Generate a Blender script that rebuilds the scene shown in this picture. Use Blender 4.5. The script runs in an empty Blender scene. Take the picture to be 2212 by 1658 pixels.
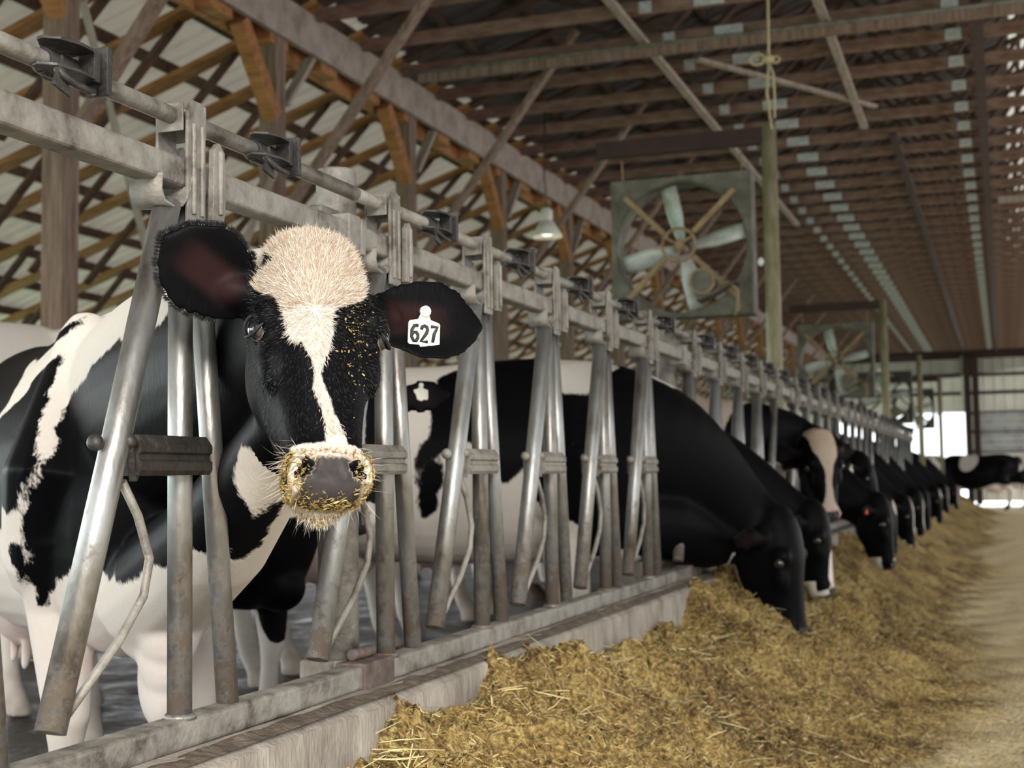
import bpy, bmesh, math, random
import numpy as np
from mathutils import Vector, Matrix

sc = bpy.context.scene
COL = sc.collection
random.seed(7)
RNG = np.random.default_rng(11)

# ------------------------------------------------------------------ camera
CAM_LOC = Vector((1.338, 0.0, 0.396))
YAW, PITCH, ROLL = 0.3441, 0.0692, -0.0146
_F = Vector((-math.sin(YAW)*math.cos(PITCH), math.cos(YAW)*math.cos(PITCH), math.sin(PITCH)))
_R0 = Vector((math.cos(YAW), math.sin(YAW), 0.0))
_U0 = _R0.cross(_F)
_R = _R0*math.cos(ROLL) + _U0*math.sin(ROLL)
_U = -_R0*math.sin(ROLL) + _U0*math.cos(ROLL)
cam_data = bpy.data.cameras.new('camera')
cam = bpy.data.objects.new('camera', cam_data)
COL.objects.link(cam)
cam.matrix_world = Matrix(((_R.x, _U.x, -_F.x, CAM_LOC.x), (_R.y, _U.y, -_F.y, CAM_LOC.y),
                           (_R.z, _U.z, -_F.z, CAM_LOC.z), (0, 0, 0, 1)))
cam_data.sensor_width = 36.0
cam_data.lens = 36.0*2950/2212
cam_data.clip_start = 0.05
cam_data.clip_end = 400
cam_data.dof.use_dof = True
cam_data.dof.focus_distance = 2.35
cam_data.dof.aperture_fstop = 5.6
cam_data.dof.aperture_blades = 0
sc.camera = cam

# ------------------------------------------------------------------ light
world = bpy.data.worlds.new('overcast_sky')
sc.world = world
world.use_nodes = True
wn = world.node_tree.nodes
bg = wn['Background']
bg.inputs['Color'].default_value = (0.93, 0.97, 1.0, 1)
# hazy sky, strengthened on the left to brighten cows through the open side
_tc = world.node_tree.nodes.new('ShaderNodeTexCoord')
_dot = world.node_tree.nodes.new('ShaderNodeVectorMath'); _dot.operation = 'DOT_PRODUCT'
_dot.inputs[1].default_value = (-0.93, 0.2, 0.3)
_mr = world.node_tree.nodes.new('ShaderNodeMapRange'); _mr.interpolation_type = 'SMOOTHSTEP'
_mr.inputs['From Min'].default_value = 0.1; _mr.inputs['From Max'].default_value = 0.95
_mr.inputs['To Min'].default_value = 0.8; _mr.inputs['To Max'].default_value = 4.4
world.node_tree.links.new(_tc.outputs['Generated'], _dot.inputs[0])
world.node_tree.links.new(_dot.outputs['Value'], _mr.inputs['Value'])
world.node_tree.links.new(_mr.outputs['Result'], bg.inputs['Strength'])
sun_data = bpy.data.lights.new('hazy_sun', 'SUN')
sun_data.energy = 3.6
sun_data.angle = math.radians(25)
sun_data.color = (1.0, 0.95, 0.86)
sun = bpy.data.objects.new('hazy_sun', sun_data)
COL.objects.link(sun)
sun.rotation_euler = Vector((-0.46, 0.70, -0.42)).to_track_quat('-Z', 'Y').to_euler()
sc.view_settings.view_transform = 'Standard'
sc.view_settings.look = 'None'
sc.view_settings.exposure = 1.2
sc.view_settings.gamma = 1.0
sc.view_settings.use_curve_mapping = False
sc.cycles.max_bounces = 8
sc.cycles.diffuse_bounces = 5
sc.cycles.sample_clamp_indirect = 6.0

# ------------------------------------------------------------------ helpers
def tag(o, label=None, cat=None, group=None, kind=None):
    if label: o['label'] = label
    if cat: o['category'] = cat
    if group: o['group'] = group
    if kind: o['kind'] = kind
    return o

def thing(name, label, cat, loc=(0, 0, 0), group=None):
    o = bpy.data.objects.new(name, None)
    o.empty_display_size = 0.1
    COL.objects.link(o)
    o.location = loc
    return tag(o, label, cat, group)

def copy_tree(o, parent=None):
    c = o.copy()
    COL.objects.link(c)
    if parent is not None:
        c.parent = parent
    for ch in list(o.children):
        copy_tree(ch, c)
    return c

ONES = ('', 'first', 'second', 'third', 'fourth', 'fifth', 'sixth', 'seventh', 'eighth', 'ninth', 'tenth', 'eleventh', 'twelfth',
        'thirteenth', 'fourteenth', 'fifteenth', 'sixteenth', 'seventeenth', 'eighteenth', 'nineteenth')
def ordinal(n):
    if n < 20: return ONES[n]
    tens = {2: 'twent', 3: 'thirt', 4: 'fort', 5: 'fift'}[n//10]
    return tens + ('ieth' if n % 10 == 0 else 'y-' + ONES[n % 10])

def V(*a): return np.array(a, float)

def nrm(v):
    v = np.asarray(v, float)
    return v/np.linalg.norm(v)

class MB:
    """collects simple closed shapes and links them as one mesh object"""
    def __init__(self):
        self.v, self.f, self.smooth = [], [], []
    def add(self, verts, faces, smooth=False):
        b = len(self.v)
        self.v.extend([tuple(map(float, p)) for p in verts])
        self.f.extend([tuple(b+i for i in f) for f in faces])
        self.smooth.extend([smooth]*len(faces))
        return self
    def box(self, c, s, ax=None):
        c = np.asarray(c, float)
        A = np.eye(3) if ax is None else np.array([nrm(a) for a in ax])
        h = np.asarray(s, float)/2
        vs = [c + A[0]*h[0]*i + A[1]*h[1]*j + A[2]*h[2]*k for k in (-1, 1) for j in (-1, 1) for i in (-1, 1)]
        return self.add(vs, [(0, 2, 3, 1), (4, 5, 7, 6), (0, 1, 5, 4), (2, 6, 7, 3), (0, 4, 6, 2), (1, 3, 7, 5)])
    def beam(self, p, q, w, h, up=(0, 0, 1)):
        p, q = np.asarray(p, float), np.asarray(q, float)
        d = q-p; L = np.linalg.norm(d); d = d/L
        s = np.cross(d, up)
        if np.linalg.norm(s) < 1e-6: s = np.cross(d, (1, 0, 0))
        s = nrm(s); u = np.cross(s, d)
        return self.box((p+q)/2, (L, w, h), (d, s, u))
    def loft(self, rings, cap=True, smooth=True, closed=True):
        n = len(rings[0]); vs = [p for r in rings for p in r]; fs = []
        for i in range(len(rings)-1):
            for j in range(n if closed else n-1):
                k = (j+1) % n
                fs.append((i*n+j, i*n+k, (i+1)*n+k, (i+1)*n+j))
        self.add(vs, fs, smooth)
        if cap:
            b = len(self.v)-len(vs)
            self.f.append(tuple(b+j for j in reversed(range(n)))); self.smooth.append(False)
            self.f.append(tuple(b+(len(rings)-1)*n+j for j in range(n))); self.smooth.append(False)
        return self
    def tube(self, pts, r, n=12, cap=True):
        pts = [np.asarray(p, float) for p in pts]
        rs = r if hasattr(r, '__len__') else [r]*len(pts)
        rings, s = [], None
        for i, p in enumerate(pts):
            d = nrm(pts[min(i+1, len(pts)-1)] - pts[max(i-1, 0)])
            if s is None:
                s = np.cross(d, (0, 0, 1) if abs(d[2]) < 0.9 else (1, 0, 0))
            s = nrm(s - d*np.dot(s, d)); u = np.cross(d, s)
            rings.append([p + rs[i]*(s*math.cos(a)+u*math.sin(a)) for a in np.arange(n)*2*math.pi/n])
        return self.loft(rings, cap)
    def pipe(self, pts, r, wall, n=20):
        """open hollow pipe along a straight run"""
        p, q = np.asarray(pts[0], float), np.asarray(pts[1], float)
        d = nrm(q-p); s = nrm(np.cross(d, (0, 0, 1) if abs(d[2]) < 0.9 else (1, 0, 0))); u = np.cross(d, s)
        def ring(c, rad): return [c + rad*(s*math.cos(a)+u*math.sin(a)) for a in np.arange(n)*2*math.pi/n]
        return self.loft([ring(p, r-wall), ring(p, r), ring(q, r), ring(q, r-wall), ring(p, r-wall)], cap=False)
    def prism(self, outline, c, ax, th):
        """2-D outline [(a,b)] in the plane ax[0],ax[1] at c, thickness th along ax[2]"""
        A = np.array([nrm(a) for a in ax]); c = np.asarray(c, float)
        lo = [c + A[0]*a + A[1]*b - A[2]*th/2 for a, b in outline]
        hi = [c + A[0]*a + A[1]*b + A[2]*th/2 for a, b in outline]
        n = len(outline)
        fs = [tuple(reversed(range(n))), tuple(range(n, 2*n))] + [(i, (i+1) % n, n+(i+1) % n, n+i) for i in range(n)]
        return self.add(lo+hi, fs)
    def ball(self, c, r, nu=14, nv=8, ax=None):
        c = np.asarray(c, float); r = np.asarray(r if hasattr(r, '__len__') else (r, r, r), float)
        A = np.eye(3) if ax is None else np.array([nrm(a) for a in ax])
        rings = []
        for i in range(nv+1):
            t = math.pi*(0.02 + 0.96*i/nv)
            rings.append([c + A[0]*r[0]*math.sin(t)*math.cos(a) + A[1]*r[1]*math.sin(t)*math.sin(a) + A[2]*r[2]*math.cos(t)
                          for a in np.arange(nu)*2*math.pi/nu])
        return self.loft(rings)
    def mesh(self, name):
        me = bpy.data.meshes.new(name)
        me.from_pydata(self.v, [], self.f)
        me.polygons.foreach_set('use_smooth', self.smooth)
        me.update()
        return me
    def build(self, name, m, parent=None, bevel=0.0, loc=None):
        me = self.mesh(name)
        bm = bmesh.new(); bm.from_mesh(me)
        bmesh.ops.recalc_face_normals(bm, faces=bm.faces)
        if bevel > 0:
            es = [e for e in bm.edges if len(e.link_faces) == 2 and e.calc_face_angle(0) > 0.9]
            bmesh.ops.bevel(bm, geom=es, offset=bevel, segments=2, affect='EDGES', profile=0.6)
        bm.to_mesh(me); bm.free()
        o = bpy.data.objects.new(name, me)
        me.materials.append(m)
        COL.objects.link(o)
        if parent is not None: o.parent = parent
        if loc is not None: o.location = loc
        return o

def rounded_rail(p, q, w, h, r=0.008):
    """square tube with rounded corners between two points (level runs)"""
    p, q = np.asarray(p, float), np.asarray(q, float)
    d = nrm(q-p); s = nrm(np.cross(d, (0, 0, 1))); u = np.cross(s, d)
    prof = []
    for sx, sy, a0 in ((1, 1, 0), (-1, 1, 90), (-1, -1, 180), (1, -1, 270)):
        for k in range(4):
            a = math.radians(a0+30*k)
            prof.append((sx*(w/2-r)+r*math.cos(a), sy*(h/2-r)+r*math.sin(a)))
    return [[c + s*x + u*y for x, y in prof] for c in (p, q)]

# ------------------------------------------------------------------ materials
def new_mat(name):
    m = bpy.data.materials.new(name)
    m.use_nodes = True
    nt = m.node_tree
    return m, nt, nt.nodes['Principled BSDF']

def nd(nt, kind, **kw):
    n = nt.nodes.new(kind)
    for k, v in kw.items():
        if k in n.inputs: n.inputs[k].default_value = v
        else: setattr(n, k, v)
    return n

def ramp(nt, src, stops):
    r = nt.nodes.new('ShaderNodeValToRGB')
    while len(r.color_ramp.elements) > 1: r.color_ramp.elements.remove(r.color_ramp.elements[0])
    r.color_ramp.elements[0].position = stops[0][0]
    r.color_ramp.elements[0].color = (*stops[0][1], 1)
    for p, c in stops[1:]:
        e = r.color_ramp.elements.new(p); e.color = (*c, 1)
    nt.links.new(src, r.inputs['Fac'])
    return r.outputs['Color']

def noise_mat(name, stops, scale=6, stretch=(1, 1, 1), rough=0.7, metal=0.0, bump=0.0, bump_scale=None, detail=6, spec=0.5, rough2=None, world_xyz=False):
    m, nt, p = new_mat(name)
    tc = nd(nt, 'ShaderNodeTexCoord')
    mp = nd(nt, 'ShaderNodeMapping'); mp.inputs['Scale'].default_value = stretch
    nt.links.new(tc.outputs['Object'], mp.inputs['Vector'])
    n = nd(nt, 'ShaderNodeTexNoise', Scale=scale, Detail=detail, Roughness=0.65)
    nt.links.new(mp.outputs['Vector'], n.inputs['Vector'])
    nt.links.new(ramp(nt, n.outputs['Fac'], stops), p.inputs['Base Color'])
    p.inputs['Roughness'].default_value = rough
    p.inputs['Metallic'].default_value = metal
    p.inputs['Specular IOR Level'].default_value = spec
    if rough2 is not None:
        mr = nd(nt, 'ShaderNodeMapRange'); mr.inputs['From Min'].default_value = 0.35; mr.inputs['From Max'].default_value = 0.65
        mr.inputs['To Min'].default_value = rough; mr.inputs['To Max'].default_value = rough2
        nt.links.new(n.outputs['Fac'], mr.inputs['Value']); nt.links.new(mr.outputs['Result'], p.inputs['Roughness'])
    if bump:
        n2 = nd(nt, 'ShaderNodeTexNoise', Scale=bump_scale or scale*4, Detail=5)
        nt.links.new(mp.outputs['Vector'], n2.inputs['Vector'])
        b = nd(nt, 'ShaderNodeBump', Strength=bump, Distance=0.01)
        nt.links.new(n2.outputs['Fac'], b.inputs['Height']); nt.links.new(b.outputs['Normal'], p.inputs['Normal'])
    return m

M_GALV = noise_mat('galvanized_steel', [(0.3, (0.10, 0.075, 0.06)), (0.42, (0.25, 0.235, 0.22)), (0.62, (0.36, 0.37, 0.375)), (0.8, (0.2, 0.22, 0.245))],
                   scale=9, stretch=(1, 1, .35), rough=0.33, metal=0.8, bump=0.15, bump_scale=60, rough2=0.5)
def splash(m):
    """dried brown muck splashed up the lower ends of the bars"""
    nt = m.node_tree; p = nt.nodes['Principled BSDF']
    src = p.inputs['Base Color'].links[0].from_socket
    tc = nd(nt, 'ShaderNodeTexCoord'); sx = nd(nt, 'ShaderNodeSeparateXYZ'); nt.links.new(tc.outputs['Object'], sx.inputs[0])
    n = nd(nt, 'ShaderNodeTexNoise', Scale=26, Detail=7, Roughness=.7); nt.links.new(tc.outputs['Object'], n.inputs['Vector'])
    z = nd(nt, 'ShaderNodeMapRange'); z.inputs['From Min'].default_value = .0; z.inputs['From Max'].default_value = .5
    z.inputs['To Min'].default_value = .2; z.inputs['To Max'].default_value = -.12
    nt.links.new(sx.outputs['Z'], z.inputs['Value'])
    a = nd(nt, 'ShaderNodeMath', operation='ADD'); nt.links.new(n.outputs['Fac'], a.inputs[0]); nt.links.new(z.outputs['Result'], a.inputs[1])
    r = nd(nt, 'ShaderNodeMapRange', interpolation_type='SMOOTHSTEP'); r.inputs['From Min'].default_value = .55; r.inputs['From Max'].default_value = .72
    nt.links.new(a.outputs[0], r.inputs['Value'])
    mx = nd(nt, 'ShaderNodeMix', data_type='RGBA'); nt.links.new(r.outputs['Result'], mx.inputs[0]); nt.links.new(src, mx.inputs[6]); mx.inputs[7].default_value = (.125, .1, .08, 1)
    nt.links.new(mx.outputs[2], p.inputs['Base Color'])
    mm = nd(nt, 'ShaderNodeMath', operation='MULTIPLY_ADD'); nt.links.new(r.outputs['Result'], mm.inputs[0]); mm.inputs[1].default_value = -.75; mm.inputs[2].default_value = .8
    nt.links.new(mm.outputs[0], p.inputs['Metallic'])
splash(M_GALV)
M_GALV_DUSTY = noise_mat('dusty_steel', [(0.32, (0.09, 0.075, 0.062)), (0.45, (0.21, 0.19, 0.168)), (0.62, (0.31, 0.295, 0.265)), (0.8, (0.17, 0.155, 0.14))],
                         scale=14, rough=0.5, metal=0.45, bump=0.3, bump_scale=70, rough2=0.75)
M_CAST = noise_mat('dark_cast_iron', [(0.3, (0.018, 0.016, 0.016)), (0.6, (0.06, 0.055, 0.052)), (0.8, (0.17, 0.16, 0.15))], scale=18, rough=0.5, metal=0.5, bump=0.3)
M_RUSTED = noise_mat('rusted_steel', [(0.3, (0.06, 0.04, 0.035)), (0.55, (0.13, 0.095, 0.085)), (0.75, (0.22, 0.18, 0.16))], scale=20, rough=0.7, metal=0.2, bump=0.3)
M_WOOD_GREY = noise_mat('weathered_plank', [(0.3, (0.20, 0.15, 0.125)), (0.5, (0.32, 0.26, 0.225)), (0.7, (0.4, 0.335, 0.295))], scale=4, stretch=(6, 1.2, 1.0), rough=0.85, bump=0.2)
M_WOOD_POST = noise_mat('old_post_timber', [(0.3, (0.10, 0.06, 0.04)), (0.5, (0.19, 0.125, 0.092)), (0.7, (0.27, 0.2, 0.165))], scale=5, stretch=(5, 5, .5), rough=0.85, bump=0.2)
M_WOOD_ORANGE = noise_mat('orange_pine', [(0.3, (0.17, 0.065, 0.02)), (0.5, (0.31, 0.13, 0.04)), (0.7, (0.42, 0.2, 0.08))], scale=4, stretch=(.6, 4, 4), rough=0.8, bump=0.15)
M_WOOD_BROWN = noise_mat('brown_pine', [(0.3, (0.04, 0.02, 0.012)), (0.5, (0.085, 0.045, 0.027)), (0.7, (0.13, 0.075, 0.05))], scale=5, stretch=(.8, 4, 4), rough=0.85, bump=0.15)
M_TRUSS = noise_mat('truss_timber', [(0.3, (0.11, 0.056, 0.038)), (0.5, (0.19, 0.112, 0.082)), (0.7, (0.27, 0.18, 0.14))], scale=5, stretch=(1.2, 4, 4), rough=0.85)
M_DARKWOOD = noise_mat('shaded_timber', [(0.3, (0.04, 0.02, 0.014)), (0.6, (0.085, 0.05, 0.038))], scale=6, rough=0.9)  # truss timber darkened, shade under the roof put into the colour
M_PLATE = noise_mat('plate_zinc', [(0.4, (0.42, 0.44, 0.44)), (0.6, (0.6, 0.62, 0.62))], scale=20, rough=0.5, metal=0.3)
M_ROOF = noise_mat('roof_sheet', [(0.35, (0.07, 0.062, 0.06)), (0.6, (0.12, 0.11, 0.11))], scale=3, rough=0.6, metal=0.05)  # dark tone stands in for shade behind the truss chords
M_KERB = noise_mat('kerb_concrete', [(0.3, (0.12, 0.10, 0.082)), (0.45, (0.235, 0.205, 0.175)), (0.6, (0.33, 0.295, 0.25)), (0.75, (0.5, 0.46, 0.4))], scale=5, stretch=(2, 2, .8), rough=0.9, bump=0.5, bump_scale=50)
M_FLOOR = noise_mat('alley_concrete', [(0.3, (0.46, 0.37, 0.21)), (0.5, (0.6, 0.52, 0.36)), (0.7, (0.68, 0.62, 0.48))], scale=2.5, stretch=(1.6, .5, 1), rough=0.85, bump=0.3, bump_scale=60)
M_WET = noise_mat('wet_slurry_floor', [(0.3, (0.018, 0.015, 0.013)), (0.55, (0.04, 0.033, 0.026)), (0.75, (0.06, 0.048, 0.036))], scale=5, rough=0.42, bump=0.9, bump_scale=22, rough2=0.9, spec=.07)
M_DIRT = noise_mat('packed_muck', [(0.3, (0.045, 0.032, 0.022)), (0.5, (0.1, 0.075, 0.055)), (0.72, (0.19, 0.15, 0.11))], scale=24, rough=0.95, bump=1.0, bump_scale=60)
M_GRASS = noise_mat('pasture_grass', [(0.35, (0.13, 0.3, 0.1)), (0.6, (0.28, 0.5, 0.24))], scale=3, rough=0.9)
M_FAN_BOX = noise_mat('dusty_fan_housing', [(0.3, (0.065, 0.06, 0.042)), (0.5, (0.12, 0.113, 0.085)), (0.72, (0.22, 0.218, 0.18))], scale=5, rough=0.7, metal=0.15, bump=0.2)
M_FAN_STRUT = noise_mat('ochre_angle_iron', [(0.3, (0.19, 0.125, 0.06)), (0.6, (0.32, 0.225, 0.12))], scale=12, rough=0.75)
M_BLADE = noise_mat('fan_blade_metal', [(0.35, (0.3, 0.31, 0.27)), (0.6, (0.6, 0.64, 0.6))], scale=4, rough=0.5, metal=0.2)
M_POST_OLIVE = noise_mat('olive_steel_post', [(0.3, (0.15, 0.13, 0.07)), (0.5, (0.235, 0.205, 0.12)), (0.7, (0.31, 0.29, 0.22))], scale=9, stretch=(2, 2, .6), rough=0.6, metal=0.15)
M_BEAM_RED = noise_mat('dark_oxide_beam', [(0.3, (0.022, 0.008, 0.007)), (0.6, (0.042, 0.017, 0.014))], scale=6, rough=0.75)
M_TWINE = noise_mat('sisal_twine', [(0.3, (0.3, 0.23, 0.12)), (0.6, (0.5, 0.41, 0.26))], scale=80, rough=0.9)
M_WHITE = noise_mat('white_ceramic', [(0.4, (0.7, 0.7, 0.68)), (0.6, (0.8, 0.8, 0.78))], scale=10, rough=0.35)
M_BLACKFRAME = noise_mat('black_fan_frame', [(0.4, (0.02, 0.02, 0.018)), (0.6, (0.05, 0.048, 0.042))], scale=8, rough=0.7)
M_LAMP = noise_mat('lamp_enamel', [(0.4, (0.62, 0.6, 0.54)), (0.6, (0.78, 0.77, 0.72))], scale=6, rough=0.4)
def emit_mat(name, col, s):
    m, nt, p = new_mat(name)
    p.inputs['Base Color'].default_value = (*col, 1)
    p.inputs['Emission Color'].default_value = (*col, 1); p.inputs['Emission Strength'].default_value = s
    return m
M_BULB = emit_mat('lamp_glow', (1.0, 0.9, 0.75), 1.2)

def panel_mat(name, c1, c2, through=.22):
    """ribbed translucent wall sheeting"""
    m, nt, p = new_mat(name)
    tc = nd(nt, 'ShaderNodeTexCoord')
    n = nd(nt, 'ShaderNodeTexNoise', Scale=1.2, Detail=4)
    nt.links.new(tc.outputs['Object'], n.inputs['Vector'])
    nt.links.new(ramp(nt, n.outputs['Fac'], [(0.35, c1), (0.65, c2)]), p.inputs['Base Color'])
    p.inputs['Roughness'].default_value = 0.6
    tr = nd(nt, 'ShaderNodeBsdfTranslucent'); tr.inputs['Color'].default_value = (0.85, 0.83, 0.76, 1)
    mx = nd(nt, 'ShaderNodeMixShader', Fac=through)
    nt.links.new(p.outputs['BSDF'], mx.inputs[1]); nt.links.new(tr.outputs['BSDF'], mx.inputs[2])
    nt.links.new(mx.outputs['Shader'], nt.nodes['Material Output'].inputs['Surface'])
    return m
M_ROOF_PALE = noise_mat('pale_far_roof', [(0.35, (0.3, 0.3, 0.32)), (0.6, (0.5, 0.5, 0.53))], scale=3, rough=0.6)
M_SKYLIGHT = panel_mat('ridge_skylight_sheet', (0.5, 0.5, 0.55), (0.65, 0.65, 0.7), .4)
M_SHEET = panel_mat('pale_roof_sheet', (0.36, 0.315, 0.255), (0.5, 0.45, 0.38))  # translucency added so this metal roof looks brightly lit
M_WALL = panel_mat('translucent_wall_sheet', (0.5, 0.48, 0.43), (0.65, 0.63, 0.58))
# ------------------------------------------------------------------ building shell
M_PALE = noise_mat('pale_gravel', [(0.4, (.75, .75, .74)), (.6, (.86, .86, .85))], scale=4, rough=.9)
ALLEY_Z, COW_Z = -0.66, -0.5
XG = -3.7                      # line of the side girder
RIDGE_X, EAVE_X, SLOPE = 2.5, -10.2, 0.33
END_Y, ROOF_Y0 = 44.0, -6.0
def roof_z(x):
    return 4.36 + (x-XG)*SLOPE if x <= RIDGE_X else 4.36 + (2*RIDGE_X-x-XG)*SLOPE

def structure(name, mb, m, label=None, **kw):
    o = mb.build(name, m, **kw)
    o['kind'] = 'structure'
    if label: tag(o, label)
    return o

structure('floor', MB().box((4.6, 20.5, ALLEY_Z-.05), (9.0, 49, .1)), M_FLOOR, 'dusty tan concrete floor of the feed alley')
structure('floor.001', MB().box((-5.05, 20.5, COW_Z-.05), (9.9, 49, .1)), M_WET, 'dark wet floor on the cow side')
structure('ground', MB().box((-60, 25, -.78), (99, 160, .1)), M_GRASS, 'green pasture outside the open barn side')
structure('ground.001', MB().box((40, 96, -.78), (100, 100, .1)), M_PALE, 'pale gravel yard beyond the far doorway')

# kerb under the headlocks, slightly battered and uneven along its top edge
def kerb():
    mb = MB(); rings = []
    for i, y in enumerate(np.arange(-0.5, END_Y-.2, 0.22)):
        e = 0.006*math.sin(y*7.3)+0.005*math.sin(y*17.1+1)
        c = 0.02*(0.5+0.5*math.sin(y*2.9))
        rings.append([V(-.16, y, -.64), V(-.16, y, -.06), V(-.14, y, -.05), V(.065-c*.5, y, -.052+e*.3), V(.098+e, y, -.068-c*.4),
                      V(.103+e, y, -.2), V(.108, y, -.66)])
    return mb.loft(rings, smooth=False)
structure('trim_1', kerb(), M_KERB, 'low stained concrete kerb under the headlocks')

def muck():
    """dried manure and chaff lying along the kerb top and under the rail"""
    mb = MB()
    rr = np.random.default_rng(3)
    for side, x0, x1 in ((1, .034, .092), (-1, -.15, -.03)):
        ys = np.arange(.8, 14, .018); nx = 6
        h = rr.random((len(ys), nx))
        for k in range(3): h[1:-1] = (h[:-2]+h[1:-1]*2+h[2:])/4
        verts = []
        for i, y in enumerate(ys):
            env = .35+.65*max(0, math.sin(y*3.1+side))*max(0.2, math.sin(y*1.3+1.2))
            if side < 0: env += 1.5*math.exp(-((y-2.62)/.18)**2)
            for j in range(nx):
                t = j/(nx-1)
                prof = math.sin(math.pi*min(1, t*1.05))**.7
                verts.append((x0+(x1-x0)*t, y, -.056+prof*env*h[i, j]*(.034 if side > 0 else .03)))
        fs = [(i*nx+j, i*nx+j+1, (i+1)*nx+j+1, (i+1)*nx+j) for i in range(len(ys)-1) for j in range(nx-1)]
        mb.add(verts, fs, True)
    o = mb.build('muck', M_DIRT)
    tag(o, 'dark dried muck lying along the kerb under the bottom rail', 'muck', kind='stuff')
muck()

# ribbed roof sheeting, one slope either side of the ridge
def roof_sheet(x0, x1):
    mb = MB(); pitch = .2; pts = []
    y = ROOF_Y0
    while y < END_Y+.3:
        pts += [(y, 0), (y+.12, 0), (y+.14, .028), (y+.18, .028)]
        y += pitch
    va = [(x0, p, roof_z(x0)+h) for p, h in pts]; vb = [(x1, p, roof_z(x1)+h) for p, h in pts]
    vc = [(x1, p, roof_z(x1)+h+.012) for p, h in pts]; vd = [(x0, p, roof_z(x0)+h+.012) for p, h in pts]
    n = len(pts)
    vs = va+vb+vc+vd
    fs = []
    for i in range(n-1):
        fs += [(i, i+1, n+i+1, n+i), (2*n+i, 2*n+i+1, 3*n+i+1, 3*n+i), (n+i, n+i+1, 2*n+i+1, 2*n+i), (3*n+i, 3*n+i+1, i+1, i)]
    return mb.add(vs, fs)
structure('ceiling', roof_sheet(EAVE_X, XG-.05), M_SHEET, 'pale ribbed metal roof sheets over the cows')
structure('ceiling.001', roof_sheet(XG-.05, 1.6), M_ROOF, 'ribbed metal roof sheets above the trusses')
structure('ceiling.003', roof_sheet(1.6, RIDGE_X), M_SKYLIGHT, 'pale translucent strip of roof sheets, left of the ridge')
structure('ceiling.004', roof_sheet(RIDGE_X, 3.4), M_SKYLIGHT, 'pale translucent strip of roof sheets, right of the ridge')
structure('ceiling.002', roof_sheet(3.4, 2*RIDGE_X+3.7+.3), M_ROOF_PALE, 'ribbed metal roof sheets over the far side of the alley')

# end wall with its open doorway
def end_wall():
    mb = MB()
    def ribbed(x0, x1, z0, z1):
        rings = []
        x = x0
        while x < x1-1e-6:
            xe = min(x+.3, x1)
            for a, h in ((x, 0), (x+.22*(xe-x)/.3, 0), (x+.25*(xe-x)/.3, .03), (xe-.005, .03)):
                rings.append([V(a, END_Y+h*-1, z0), V(a, END_Y-h, z1), V(a, END_Y-h+.01, z1), V(a, END_Y-h+.01, z0)])
            x = xe
        mb.loft(rings, smooth=False)
    ribbed(EAVE_X, -3.6, -.5, 3.95)
    ribbed(-3.6, .3, 2.22, 3.95)
    ribbed(.3, 8.7, -.5, 3.95)
    return mb
structure('wall_back', end_wall(), M_WALL, 'pale ribbed end wall at the far end of the barn')
gb = MB()
gb.prism([(EAVE_X, roof_z(EAVE_X)-.05), (2*RIDGE_X-XG, roof_z(XG)-.05), (RIDGE_X, roof_z(RIDGE_X)-.05)], (0, END_Y+.02, 0), ((1, 0, 0), (0, 0, 1), (0, 1, 0)), .03)
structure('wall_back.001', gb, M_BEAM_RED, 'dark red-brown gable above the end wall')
wt = MB()
for z in (1.02, 1.62, 2.18, 2.8, 3.35, 3.9): wt.box((4.5, END_Y-.07, z), (8.4, .06, .1))
for z in (2.8, 3.35, 3.9): wt.box((-4.5, END_Y-.07, z), (9.4, .06, .1))
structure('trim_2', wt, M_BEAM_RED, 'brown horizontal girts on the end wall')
dp = MB()
for x in (.38, .62, -3.65, 3.6, 6.6): dp.box((x, END_Y-.16, 1.65), (.19, .17, 4.5))
structure('trim_3', dp, M_BEAM_RED, 'red-brown wall posts beside the far doorway')
cb = MB()
for i, z in enumerate(np.arange(1.1, 2.15, .2)): cb.box((2.3, END_Y-.12, z), (3.2, .03, .16))
structure('trim_4', cb, M_ROOF_PALE, 'pale horizontal boards low on the end wall')

# ------------------------------------------------------------------ girder, posts and braces on the cow side
g = thing('timber_girder', 'long grey plank girder carrying the trusses above the row of posts', 'girder', (XG, 4.6, 3.78))
L = END_Y-4.7
MB().box((-.02, L/2, .16), (.045, L, .32)).build('outer_plank', M_WOOD_GREY, g)
MB().box((-.2, L/2, .07), (.045, L, .3)).build('inner_plank', M_WOOD_ORANGE, g)
sp = MB()
for k in range(50):
    sp.box((-.11, .35+.8165*k, .0), (.13, .28, .14))
sp.build('spacer_block', M_WOOD_ORANGE, g)['kind'] = 'stuff'

POST_Y = [4.08+2.48*k for k in range(1, 16)]
def make_post(y):
    t = thing('barn_post', '', 'post', (XG-.11, y, COW_Z))
    H = 4.28
    MB().box((0, 0, H/2), (.15, .15, H)).build('post_timber', M_WOOD_POST, t, bevel=.006)
    MB().beam((.02, -.52, H-.02), (.02, -.03, H-.62), .12, .11, up=(1, 0, 0)).build('knee_brace', M_WOOD_ORANGE, t)
    MB().beam((.06, .5, H-.02), (.06, .08, H-.5), .035, .09, up=(1, 0, 0)).build('knee_brace', M_WOOD_GREY, t)
    MB().beam((.12, -.12, 2.82), (1.72, -.12, 4.86), .045, .1, up=(0, 1, 0)).build('truss_brace', M_WOOD_POST, t)
    return t
p0 = make_post(POST_Y[0])
POSTS = [p0]
for y in POST_Y[1:]:
    c = copy_tree(p0); c.location.y = y; POSTS.append(c)
for i, p in enumerate(POSTS):
    nth = ordinal(i+1)
    tag(p, 'thick brown timber post nearest the camera, behind the spotted cow' if i == 0 else f'brown timber post with orange knee brace, {nth} along the girder from the camera', group='girder posts')

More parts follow.
